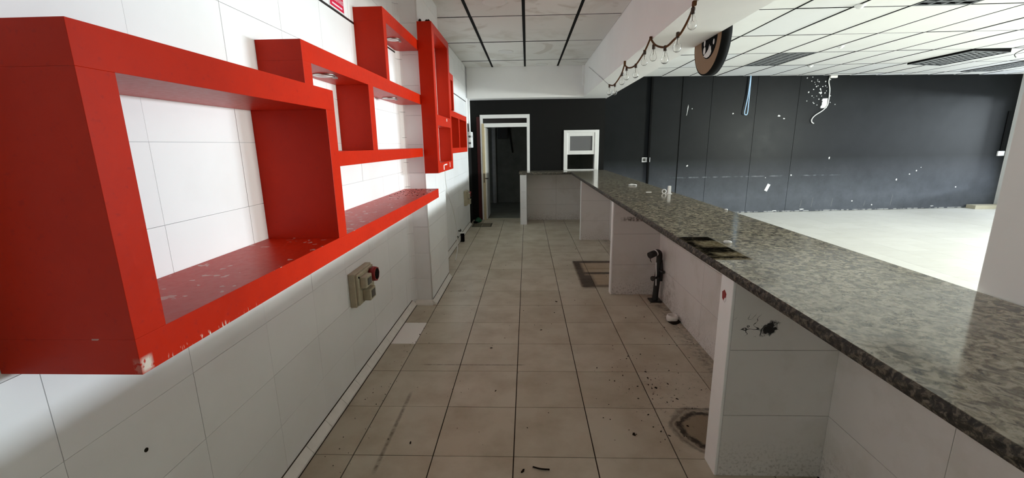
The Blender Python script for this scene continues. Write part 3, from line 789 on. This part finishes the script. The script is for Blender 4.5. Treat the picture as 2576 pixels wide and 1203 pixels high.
# paper remnants on its lower edge
gobj('paper_scrap', G().box(FU, FU + 0.001, 4.42, 4.46, 1.375, 1.425).box(FU, FU + 0.001, 4.47, 4.62, 1.418, 1.43).box(FU, FU + 0.001, 4.78, 4.80, 1.385, 1.44), 'print_white', s2)
gobj('paper_scrap', G().box(FU, FU + 0.001, 4.70, 4.73, 1.87, 1.90), 'print_white', s2)
g = G()
for i in range(9):
    y = random.uniform(4.16, 4.4); x = random.uniform(-0.98, -0.88)
    g.lathe([(0.012, 0), (0.014, 0.012), (0.006, 0.022)], (x, y, 2.718), 6)
tag(gobj('rubble', g, 'dirt'), 'crumbs of dark rubble on top of the tall red shelf', 'rubble', kind='stuff')

# ================================================================== WALL FITTINGS
def socket_box(name, y0, y1, z0, z1, label, big=True):
    """angled industrial socket box: back box, lid, sockets with hinged covers, red plug"""
    yc = (y0 + y1) / 2; zc = (z0 + z1) / 2; H = z1 - z0; D = y1 - y0
    t = empty(name, (XL, yc, z0), label, 'socket box', 'industrial socket boxes')
    X = XL + 0.0008
    box('back_box', 'beige_plastic', X, X + 0.045, y0, y1, z0, z1, t, 0.006)
    box('front_plate', 'beige_plastic', X + 0.045, X + 0.062, y0 + .012, y1 - .012, z0 + .01, z1 - .01, t, 0.004)
    a = box('socket_cover', 'beige_plastic', X + 0.062, X + 0.105, y0 + D * .14, y0 + D * .50, z0 + H * .52, z0 + H * .86, t, 0.006)
    gobj('cover_window', G().box(X + 0.105, X + 0.108, y0 + D * .24, y0 + D * .44, z0 + H * .58, z0 + H * .78), 'grey_plastic', a)
    b = box('socket_cover', 'beige_plastic', X + 0.062, X + 0.115, y0 + D * .24, y0 + D * .58, z0 + H * .10, z0 + H * .44, t, 0.006)
    gobj('cover_window', G().box(X + 0.115, X + 0.118, y0 + D * .32, y0 + D * .52, z0 + H * .16, z0 + H * .38), 'grey_plastic', b)
    g = G()
    g.tube([(X + 0.06, y0 + D * .76, z0 + H * .72), (X + 0.078, y0 + D * .76, z0 + H * .72), (X + 0.080, y0 + D * .76, z0 + H * .72), (X + 0.112, y0 + D * .76, z0 + H * .72)], [D * .13, D * .13, D * .18, D * .165], 8)
    pl_ = gobj('red_socket', g, 'red_plastic', t)
    gobj('socket_hole', G().tube([(X + 0.1115, y0 + D * .76, z0 + H * .72), (X + 0.113, y0 + D * .76, z0 + H * .72)], D * .13, 12), 'matte_black', pl_)
    gobj('screw', G().tube([(X + .06, y0 + .03, z1 - .03), (X + .066, y0 + .03, z1 - .03)], .007, 8).tube([(X + .06, y1 - .03, z0 + .04), (X + .066, y1 - .03, z0 + .04)], .007, 8), 'matte_black', t)
    return t
socket_box('socket_box', 2.68, 2.995, 0.555, 0.79, 'beige socket box with red socket low on the near tiled wall')
socket_box('socket_box', 8.02, 8.32, 0.49, 0.77, 'small beige socket box with red socket on the far tiled wall')
jb = empty('junction_box', (XL, 8.98, 1.57), 'white junction box with conduit at the far end of the wall', 'junction box')
box('box_body', 'white_trim', XL + .004, XL + .075, 8.86, 9.14, 1.57, 1.885, jb, 0.008)
gobj('outlet', G().lathe([(.03, 0), (.03, .008)], (0, 0, 0), 14), 'grey_plastic', jb).matrix_local = Matrix.Translation((.10, -0.05, .22)) @ Matrix.Rotation(math.pi / 2, 4, 'Y')
for z in (1.66, 1.79):
    gobj('outlet', G().tube([(XL + .045, 8.852, z), (XL + .045, 8.861, z)], .022, 12), 'grey_plastic', jb)
gobj('conduit', G().tube([(XL + .03, 8.95, 1.885), (XL + .03, 8.95, 2.53)], .016, 10), 'white_trim', jb)
gobj('conduit', G().tube([(XL + .03, 9.03, 1.885), (XL + .03, 9.03, 2.53)], .014, 10), 'white_trim', jb)

# red notice above the black strip
sg = empty('notice_sign', (XL, 2.92, 2.468), 'red notice with pale capitals above the black tile strip', 'sign')
gobj('plate', G().box(XL + .0008, XL + .003, 2.812, 3.032, 2.468, 2.70), 'print_white', sg)
gobj('red_field', G().box(XL + .003, XL + .0036, 2.820, 3.024, 2.476, 2.692), 'sign_red', sg)
def text(body, size, y, z, x, mat, parent, name='lettering', width=None):
    cu = bpy.data.curves.new(name, 'FONT'); cu.body = body; cu.size = size; cu.align_x = 'LEFT'; cu.extrude = 0.0004
    o = bpy.data.objects.new(name, cu); col.objects.link(o)
    bpy.context.view_layer.update()
    me = bpy.data.meshes.new_from_object(o); bpy.data.objects.remove(o)
    w = max(v.co.x for v in me.vertices) - min(v.co.x for v in me.vertices)
    s = width / w if width else 1.0
    # reading direction +Y seen from +X
    for v in me.vertices:
        a, b, c = v.co
        v.co = (x + c, y + a * s, z + b)
    me.materials.clear(); me.materials.append(MAT[mat])
    o = bpy.data.objects.new(name, me); col.objects.link(o); o.parent = parent
    o.location = -parent_offset(parent)
    return o
text('MENORES DE 18 AÑOS', 0.036, 2.826, 2.518, XL + .004, 'sign_pink', sg, width=0.19)
text('ALCOHOL A', 0.036, 2.84, 2.556, XL + .004, 'sign_pink', sg, width=0.15)
gobj('small_print_line', G().box(XL + .0036, XL + .0042, 2.85, 3.0, 2.490, 2.500), 'sign_pink', sg)

# white cable hanging from the tall shelf to the floor
cpts = [(-1.00, 5.42, 1.522), (-1.10, 5.75, 1.30), (-1.12, 5.95, 1.0), (-1.11, 6.28, 0.70), (-1.105, 6.45, 0.45), (-1.10, 6.48, 0.2), (-1.09, 6.42, 0.05), (-1.07, 6.2, 0.006), (-1.04, 5.9, 0.006)]
def smooth(pts, n=6):
    P = [Vector(p) for p in pts]; out = []
    for i in range(len(P) - 1):
        p0 = P[max(0, i - 1)]; p1 = P[i]; p2 = P[i + 1]; p3 = P[min(len(P) - 1, i + 2)]
        for k in range(n):
            t = k / n
            out.append(0.5 * ((2 * p1) + (-p0 + p2) * t + (2 * p0 - 5 * p1 + 4 * p2 - p3) * t * t + (-p0 + 3 * p1 - 3 * p2 + p3) * t ** 3))
    out.append(P[-1]); return out
tag(gobj('power_cable', G().tube(smooth(cpts), 0.006, 8), 'white_cable'), 'thin white cable hanging from the tall red shelf to the floor', 'cable')
# waste stub and tap on the left wall
ps = empty('pipe_stub', (-1.11, 7.14, 0), 'short black square pipe stub standing at the foot of the wall', 'pipe')
gobj('pipe_body', G().box(-1.145, -1.085, 7.11, 7.17, 0, 0.15), 'matte_black', ps, 0.004)
gobj('rim', G().box(-1.150, -1.080, 7.105, 7.175, 0.15, 0.158), 'white_trim', ps)
tp = empty('stop_valve', (XL, 7.24, 0.15), 'small dark stop valve on the tiled wall above the pipe stub', 'valve')
gobj('valve_body', G().tube([(XL, 7.24, .168), (XL + .05, 7.24, .168)], .012, 8).tube([(XL + .035, 7.20, .168), (XL + .035, 7.30, .168)], .009, 8), 'dark_metal', tp)
gobj('handle', G().tube([(XL + .035, 7.25, .168), (XL + .035, 7.25, .20)], .008, 8), 'dark_metal', tp)
gobj('valve_body', G().tube([(XL, 7.02, .11), (XL + .03, 7.02, .11)], .014, 8), 'dark_metal', tp)
# green bag and drain plate
def blob(name, mat, c, s, seed, parent=None):
    rnd = random.Random(seed)
    bm = bmesh.new(); bmesh.ops.create_icosphere(bm, subdivisions=3, radius=1)
    ph = [(rnd.uniform(2, 6), rnd.uniform(0, 6), rnd.uniform(2, 6), rnd.uniform(0, 6)) for _ in range(4)]
    for v in bm.verts:
        d = 1 + sum(0.09 * math.sin(a * v.co.x + b + 2 * v.co.z) * math.cos(e * v.co.y + f) for a, b, e, f in ph)
        v.co = Vector((v.co.x * d * s[0], v.co.y * d * s[1], max(v.co.z * d, -0.75) * s[2] + 0.75 * s[2]))
    for f_ in bm.faces: f_.smooth = True
    me = bpy.data.meshes.new(name); bm.to_mesh(me); bm.free()
    return link(name, me, mat, parent, Vector(c) - (parent_offset(parent) if parent else Vector((0, 0, 0))))
bag = empty('plastic_bag', (-1.08, 8.95, 0), 'crumpled green plastic bag at the foot of the far wall', 'bag')
blob('bag_body', 'green', (-1.055, 9.02, 0.0), (0.07, 0.12, 0.055), 3, bag)
blob('bag_fold', 'matte_black', (-1.10, 8.93, 0.0), (0.05, 0.10, 0.022), 5, bag)
dp = empty('drain_plate', (-0.93, 8.68, 0), 'rusty metal drain plate set in the floor before the door', 'drain')
gobj('frame', G().box(-1.13, -0.735, 8.48, 8.50, 0, .004).box(-1.13, -0.735, 8.85, 8.87, 0, .004).box(-1.13, -1.11, 8.48, 8.87, 0, .004).box(-.755, -.735, 8.48, 8.87, 0, .004), 'dark_metal', dp)
gobj('plate', G().box(-1.11, -0.94, 8.50, 8.85, 0, .003), 'drain', dp)
gobj('plate', G().box(-0.93, -0.755, 8.50, 8.85, 0, .003), 'drain', dp)

# ================================================================== UNDER THE COUNTER
wp = empty('waste_pipe', (1.33, 4.28, 0), 'black bent waste pipe with valves beside the second partition', 'pipe')
gobj('pipe_body', G().tube(smooth([(1.33, 4.28, 0.0), (1.338, 4.285, .14), (1.347, 4.29, .28), (1.356, 4.30, .42), (1.352, 4.295, .50), (1.325, 4.28, .525), (1.285, 4.26, .515)], 5), 0.030, 14), 'black_plastic', wp)
gobj('coupling', G().tube([(1.30, 4.267, .519), (1.235, 4.237, .500)], 0.034, 14), 'black_plastic', wp)
gobj('clamp_ring', G().tube([(1.308, 4.272, .523), (1.298, 4.266, .519)], 0.036, 14), 'print_white', wp)
gobj('floor_flange', G().box(1.27, 1.385, 4.22, 4.34, 0, .012), 'black_plastic', wp)
v = gobj('valve', G().tube([(1.36, 4.27, .33), (1.380, 4.21, .33)], .016, 10).tube([(1.345, 4.24, .27), (1.275, 4.20, .27)], .012, 10).tube([(1.28, 4.20, .27), (1.262, 4.19, .27)], .026, 10), 'dark_metal', wp)
gobj('hose', G().tube(smooth([(1.372, 4.30, .44), (1.376, 4.28, .34), (1.374, 4.27, .22)]), .018, 10), 'black_plastic', wp)
gobj('hose', G().tube(smooth([(1.315, 4.262, .42), (1.318, 4.25, .3), (1.320, 4.24, .18)]), .006, 8), 'print_white', wp)
gobj('strap', G().tube(smooth([(1.255, 4.25, .49), (1.25, 4.245, .45), (1.262, 4.24, .43)]), .004, 6), 'black_plastic', wp)
cup = empty('plastic_cup', (1.335, 3.755, 0), 'broken white plastic collar lying on the floor by the counter panel', 'pipe collar')
gobj('collar', G().lathe([(.050, .0), (.052, .03), (.046, .055), (.036, .055), (.036, .02)], (1.335, 3.755, 0.004), 16), 'cove', cup)
blob('grime', 'dirt', (1.345, 3.74, 0.0), (.06, .07, .010), 4, cup)

# ================================================================== THINGS ON THE COUNTER
tw = empty('tap_fitting', (1.562, 4.757, CT), 'small white plastic post standing on the granite counter', 'fitting')
gobj('post', G().box(1.546, 1.578, 4.745, 4.770, CT, CT + .088), 'print_white', tw, 0.004)
gobj('collar', G().box(1.535, 1.59, 4.738, 4.777, CT, CT + .006), 'print_white', tw, 0.002)
gobj('ring', G().tube([(1.52 + .022 * math.cos(a), 4.80, CT + .023 + .022 * math.sin(a)) for a in [i * math.pi / 8 for i in range(17)]], .006, 6), 'print_white', tw)
tag(gobj('plastic_sliver', G().box(1.36, 1.42, 4.93, 4.95, CT, CT + .004), 'print_white'), 'thin white plastic sliver on the counter beside the white post', 'scrap')
tag(blob('paper_scrap', 'print_white', (1.40, 5.75, CT), (.055, .05, .012), 9), 'crumpled white paper scrap on the far part of the counter', 'scrap')
tag(blob('paper_scrap', 'print_white', (1.115, 2.36, CT), (.022, .012, .010), 12), 'tiny white scrap beside the black stain on the counter', 'scrap')
tag(blob('paper_scrap', 'print_white', (1.64, 3.55, CT), (.012, .012, .008), 15), 'tiny white scrap at the outer edge of the counter', 'scrap')

# ================================================================== STRING OF BULBS
sl = empty('string_light', (1.13, 4.6, 2.3), 'brown rope string of clear light bulbs hanging along the beam', 'string light')
def Pc(y, z): return (1.128, y, z)
cord = [(3.185, 2.524), (3.242, 2.468), (3.401, 2.399), (3.548, 2.385), (3.761, 2.376), (4.049, 2.452), (4.221, 2.547), (4.407, 2.47), (4.736, 2.406), (5.048, 2.429), (5.272, 2.498), (5.451, 2.412), (5.857, 2.354), (6.207, 2.403)]
segs = [cord[:7], cord[6:11], cord[10:]]
allp = []
for s in segs: allp += smooth([Pc(*p) for p in s], 6)[:-1]
allp.append(Vector(Pc(*cord[-1])))
gobj('rope', G().tube(allp, 0.0085, 8), 'rope', sl)
for b_ in ((3.17, 3.20, 2.515, 2.545), (4.21, 4.235, 2.535, 2.56), (5.26, 5.285, 2.49, 2.54)): gobj('hook', G().box(1.120, 1.142, *b_), 'rope', sl)
gobj('wire', G().tube([(1.128, 6.207, 2.403), (1.135, 8.3, 2.98)], .0022, 6), 'grey_plastic', sl)
bulbs = [(3.19, 2.500), (3.47, 2.412), (3.76, 2.380), (4.10, 2.462), (4.40, 2.475), (4.722, 2.408), (5.143, 2.447), (5.38, 2.425), (5.78, 2.355), (6.16, 2.392)]
sock_me = G().lathe([(.010, .008), (.014, .004), (.015, -.030), (.012, -.032)], (0, 0, 0), 14).mesh('bulb_socket'); sock_me.materials.append(MAT['socket'])
prof = [(.012, -.030), (.0135, -.045), (.019, -.065), (.027, -.083), (.0305, -.098), (.029, -.113), (.022, -.126), (.010, -.133), (.001, -.1345)]
inner = [(max(r - .0012, .0004), z + (.0 if i < len(prof) - 2 else .0012)) for i, (r, z) in enumerate(prof)]
glass_me = G().lathe(prof + inner[::-1], (0, 0, 0), 18).mesh('bulb'); glass_me.materials.append(MAT['glass'])
fil_me = G().tube([(0, 0, -.03), (0, 0, -.075)], .0035, 6).tube([(-.012, 0, -.085), (0, 0, -.075), (.012, 0, -.085)], .0009, 5).mesh('filament'); fil_me.materials.append(MAT['metal'])
for i, (y, z) in enumerate(bulbs):
    s = link('bulb_socket', sock_me, None, sl, Vector(Pc(y, z)) - parent_offset(sl))
    b = link('bulb', glass_me, None, s); f = link('filament', fil_me, None, s)

# ================================================================== ROUND SIGN ON THE BEAM
ws = empty('round_sign', (1.70, 4.28, 2.225), 'round tan and black drum sign hanging from the beam side', 'sign')
WC = (4.28, 2.535); RW = 0.31
def disc(x0, x1, r, cy=WC[0], cz=WC[1], seg=48):
    return G().tube([(x0, cy, cz), (x1, cy, cz)], r, seg)
gobj('drum', disc(1.664, 1.745, RW), 'matte_black', ws)
gobj('tan_face', disc(1.661, 1.6642, RW - 0.014), 'tan', ws)
gobj('black_disc', disc(1.6595, 1.6615, 0.172, 4.232, 2.535), 'matte_black', ws)
def el(cy, cz, a, b, n=14, jag=0):
    P = []
    for i in range(n):
        t = 2 * math.pi * i / n; k = 1 - (0.28 if jag and i % 2 else 0)
        P.append((cy + a * k * math.cos(t), cz + b * k * math.sin(t)))
    return P
g = G(); g.prism(el(4.325, 2.448, .026, .034), 1.6585, 1.6598, 'yz'); gobj('white_mark', g, 'print_white', ws)
g = G(); g.prism([(4.34, 2.405), (4.31, 2.412), (4.27, 2.425), (4.235, 2.445), (4.218, 2.485), (4.205, 2.455), (4.185, 2.468), (4.175, 2.43), (4.165, 2.415), (4.18, 2.392), (4.215, 2.378), (4.26, 2.374), (4.305, 2.386)], 1.6585, 1.6598, 'yz'); gobj('white_mark', g, 'print_white', ws)
g = G(); g.prism(el(4.330, 2.515, .018, .030), 1.6585, 1.6598, 'yz'); gobj('white_mark', g, 'print_white', ws)
g = G(); g.prism(el(4.128, 2.487, .016, .024), 1.6585, 1.6598, 'yz'); gobj('white_mark', g, 'print_white', ws)

# ================================================================== HALL CEILING FITTINGS
def louvre_light(x0, y0, label, dz=0.0, tilt=0.0):
    t = empty('ceiling_light', (x0 + .3, y0 + .6, ZH), label, 'ceiling light', 'recessed louvre lights in the hall ceiling')
    L = lambda g_, n, m, b=0: g_.obj(n, m, t, None, b)
    L(G().box(-.295, .295, -.595, .595, .095, .115).box(-.297, -.290, -.595, .595, .0, .1).box(.290, .297, -.595, .595, .0, .1).box(-.295, .295, -.597, -.59, .0, .1).box(-.295, .295, .59, .597, .0, .1), 'housing', 'matte_black')
    L(G().box(-.297, -.278, -.597, .597, -.004, .004).box(.278, .297, -.597, .597, -.004, .004).box(-.278, .278, -.597, -.578, -.004, .004).box(-.278, .278, .578, .597, -.004, .004), 'frame', 'alu')
    for i in range(3):
        x = -.278 + (i + 1) * .139
        piece_l(t, 'louvre_blade', x - .011, x + .011, -.578, .578, -.002, .045)
    for j in range(12):
        y = -.578 + (j + 1) * 1.156 / 13
        piece_l(t, 'louvre_blade', -.278, .278, y - .011, y + .011, .0, .04)
    for i in range(4):
        x = -.208 + i * .139
        L(G().tube([(x, -.56, .075), (x, .56, .075)], .013, 8), 'tube_lamp', 'grey_plastic')
    if tilt: t.rotation_euler = (0, tilt, 0)
    t.location.z += dz
    return t
def piece_l(parent, name, x0, x1, y0, y1, z0, z1):
    d = (round(x1 - x0, 4), round(y1 - y0, 4), round(z1 - z0, 4), 'alu', -1)
    if d not in _cache:
        me = G().box(-d[0] / 2, d[0] / 2, -d[1] / 2, d[1] / 2, 0, d[2]).mesh(name); me.materials.append(MAT['alu']); _cache[d] = me
    o = bpy.data.objects.new(name, _cache[d]); col.objects.link(o); o.parent = parent
    o.location = ((x0 + x1) / 2, (y0 + y1) / 2, z0); return o
louvre_light(4.08, 7.5, 'flush grey louvre light in the hall ceiling left of the others')
louvre_light(7.07, 7.5, 'louvre light sagging out of the hall ceiling', dz=-0.045, tilt=0.05)
louvre_light(4.08, 3.9, 'louvre light at the top edge, nearest over the counter')
louvre_light(9.17, 8.7, 'farthest louvre light near the pillar side of the hall', dz=-0.01)

def ceil_dot(x, y, r, label):
    t = empty('smoke_detector', (x, y, ZH), label, 'detector', 'round white ceiling fittings')
    gobj('base', G().lathe([(r, 0), (r, -.012), (r * .8, -.022)], (x, y, ZH), 18), 'print_white', t)
    gobj('cap', G().lathe([(r * .6, -.022), (r * .55, -.035), (r * .2, -.04)], (x, y, ZH), 14), 'white_trim', t)
ceil_dot(3.50, 5.02, .05, 'round white fitting on the hall ceiling nearest the beam')
ceil_dot(4.72, 7.05, .045, 'round white fitting on the hall ceiling beside the flush light')
ceil_dot(5.35, 8.75, .05, 'round white fitting on the hall ceiling near the black wall')
ca = empty('ceiling_cable', (7.35, 6.85, ZH), 'loose twist of dark wire hanging from the hall ceiling', 'cable')
gobj('wire', G().tube(smooth([(7.36, 6.85, ZH), (7.28, 6.9, ZH - .10), (7.22, 7.0, ZH - .17), (7.26, 7.02, ZH - .22)]), .006, 6), 'grey_plastic', ca)
gobj('wire', G().tube(smooth([(7.36, 6.85, ZH), (7.42, 6.86, ZH - .09), (7.36, 6.9, ZH - .13), (7.46, 6.92, ZH - .15)]), .009, 6), 'matte_black', ca)

# hanging blue cord loop and white cable on the black wall
b0 = on_wall(4.831, 3.0, .05); b1 = on_wall(4.80, 2.22, .05); b2 = on_wall(4.86, 2.22, .05)
tag(gobj('blue_cord', G().tube(smooth([b0, on_wall(4.815, 2.6, .05), on_wall(4.775, 2.25, .05), on_wall(4.80, 2.19, .05), on_wall(4.84, 2.22, .05), on_wall(4.845, 2.45, .05), on_wall(4.84, 3.0, .05)]), .010, 8), 'blue_cord'), 'pale blue cord loop hanging from the ceiling before the black wall', 'cord')
wc = empty('hanging_cable', on_wall(6.664, 1.97), 'white cable with torn fittings dangling on the black wall', 'cable')
pts = [on_wall(6.664 + (u - 640) * 0.00122, 3.0 - (v_ - 75) * 0.00103, .025) for (u, v_) in [(615, 110), (603, 200), (635, 330), (647, 450), (647, 600), (630, 700), (560, 790), (430, 890), (378, 970), (385, 1030), (425, 1058)]]
gobj('cable', G().tube(smooth(pts), .011, 8), 'white_cable', wc)
p = on_wall(6.664 + (660 - 640) * .00122, 2.97, .03)
gobj('terminal', G().box(p.x - .06, p.x + .09, p.y - .03, p.y + .03, 2.945, 2.995), 'cove', wc, .006)
q = on_wall(6.664 + (585 - 640) * .00122, 3.0 - (640 - 75) * .00103, .0)
poly = [(wx(q.x) + a, q.z + b) for a, b in [(-.055, .10), (.055, .105), (.06, -.10), (-.075, -.105), (-.08, -.07), (-.055, -.03), (-.06, .02), (-.045, .04), (-.07, .06)]]
pl2 = G().prism(poly, -.02, .001, 'xz').obj('wall_plate', 'print_white', None); pl2.parent = wc
pl2.matrix_local = Matrix.Translation(-wc.location) @ Matrix.Translation(WO) @ Matrix.Rotation(WA, 4, 'Z')

def wall_socket(x, z, w, h, label, conduit=None, n=2):
    t = empty('power_outlet', on_wall(x, z, 0.0), label, 'socket', 'white sockets on the black wall')
    t.rotation_euler = (0, 0, WA)
    G().box(-w / 2, w / 2, -.03, -.0005, -h / 2, h / 2).obj('plate', 'print_white', t, None, .004)
    for i in range(n):
        xx = (i - (n - 1) / 2) * w / n
        G().box(xx - w / n * .36, xx + w / n * .36, -.032, -.029, -h * .34, h * .34).obj('insert', 'grey_plastic' if n == 2 and conduit is None else 'white_trim', t)
    if conduit:
        G().box(-.03 + .0, .02, -.02, -.0005, h / 2, conduit).obj('conduit', 'matte_black', t)
wall_socket(2.645, 1.248, .18, .10, 'double white socket on the black wall behind the counter')
wall_socket(11.02, 1.26, .16, .11, 'white socket under a black conduit near the pillar', .95, 2)
st = G().box(-.035, .035, -.004, 0, -.085, .085).obj('paper_tag', 'print_white'); st.location = on_wall(5.518, .573, .001); st.rotation_euler = (0, .42, WA)
tag(st, 'white paper strip stuck crookedly low on the black wall', 'tag')
tag(gobj('cable_conduit', G().box(2.67, 2.71, 9.70, 9.765, .0, 2.98), 'matte_black'), 'black vertical conduit on the black wall through the double socket', 'conduit')
tag(gobj('floor_step', G().box(10.42, 11.14, 10.22, 10.44, 0, .085), 'plinth', None, .004), 'low beige step on the hall floor in the far corner', 'step')

# ================================================================== DEBRIS
def debris(spots, name, mat, label, cat, z=0.0012):
    g = G()
    for (x, y, r) in spots:
        k = random.randint(5, 7); a0 = random.uniform(0, 6)
        st_ = random.uniform(.3, .8); r = r * random.uniform(.45, .9)
        poly = []
        ca_, sa_ = math.cos(a0), math.sin(a0)
        for i in range(k):
            t = 2 * math.pi * i / k; rr = r * random.uniform(.4, 1.3)
            u, v_ = rr * math.cos(t), rr * st_ * math.sin(t)
            poly.append((x + u * ca_ - v_ * sa_, y + u * sa_ + v_ * ca_))
        g.prism(poly, z - .001, z + r * .35, 'xy')
    return tag(gobj(name, g, mat), label, cat, None, 'stuff')
sp = []
for i in range(150): sp.append((random.uniform(-1.1, 1.3), random.uniform(1.7, 7.5), random.choice([.003, .004, .005, .006, .008])))
for i in range(90): sp.append((random.gauss(.82, .16), random.gauss(2.55, .28), random.choice([.003, .005, .007, .010])))
for i in range(40): sp.append((random.gauss(-1.0, .05), random.uniform(1.8, 4.0), random.choice([.004, .006])))
for i in range(30): sp.append((random.uniform(1.1, 1.37), random.uniform(3.0, 4.3), random.choice([.004, .007])))
sp += [(-.22, 2.58, .016), (-.66, 2.06, .018), (.86, 2.63, .026), (-.03, 1.86, .02), (.45, 2.3, .012), (-.95, 3.45, .014), (.3, 4.25, .018), (.26, 3.95, .013), (.12, 3.55, .012), (-.3, 3.2, .012), (.6, 2.15, .014)]
sp = [(x, y, r) for (x, y, r) in sp if -1.14 < x < 1.36 and not (x > .88 and (1.8 < y < 2.0 or 4.44 < y < 4.6 or 7.1 < y < 7.3))]
debris(sp, 'floor_debris', 'dirt', 'scattered dark crumbs and grit on the aisle floor', 'debris')
tag(gobj('twig', G().tube(smooth([(.02, 1.885, .006), (.06, 1.872, .006), (.105, 1.868, .006)]), .004, 6), 'dirt'), 'thin dark twig on the floor at the bottom of the photo', 'twig')
sp = [(random.uniform(-1.17, -.88), 4.13 - abs(random.gauss(0, .35)), random.choice([.004, .006, .009])) for i in range(120)]
sp = [(x, max(y, 2.1), r) for (x, y, r) in sp if y < 4.14]
debris(sp, 'shelf_debris', 'dirt', 'dark plaster crumbs at the end of the long red shelf', 'debris', 1.2118)
bolt = []
tag(gobj('tile_plug', G().tube([(XL - .002, 1.135, .975), (XL + .0012, 1.135, .975)], .007, 10), 'matte_black'), 'black drilled hole plug in the white tile below the shelf', 'plug')
tag(gobj('tile_plug', G().tube([(XL - .002, 1.125, .70), (XL + .0012, 1.125, .70)], .007, 10), 'dirt'), 'dark drilled hole plug low on the shaded tile', 'plug')
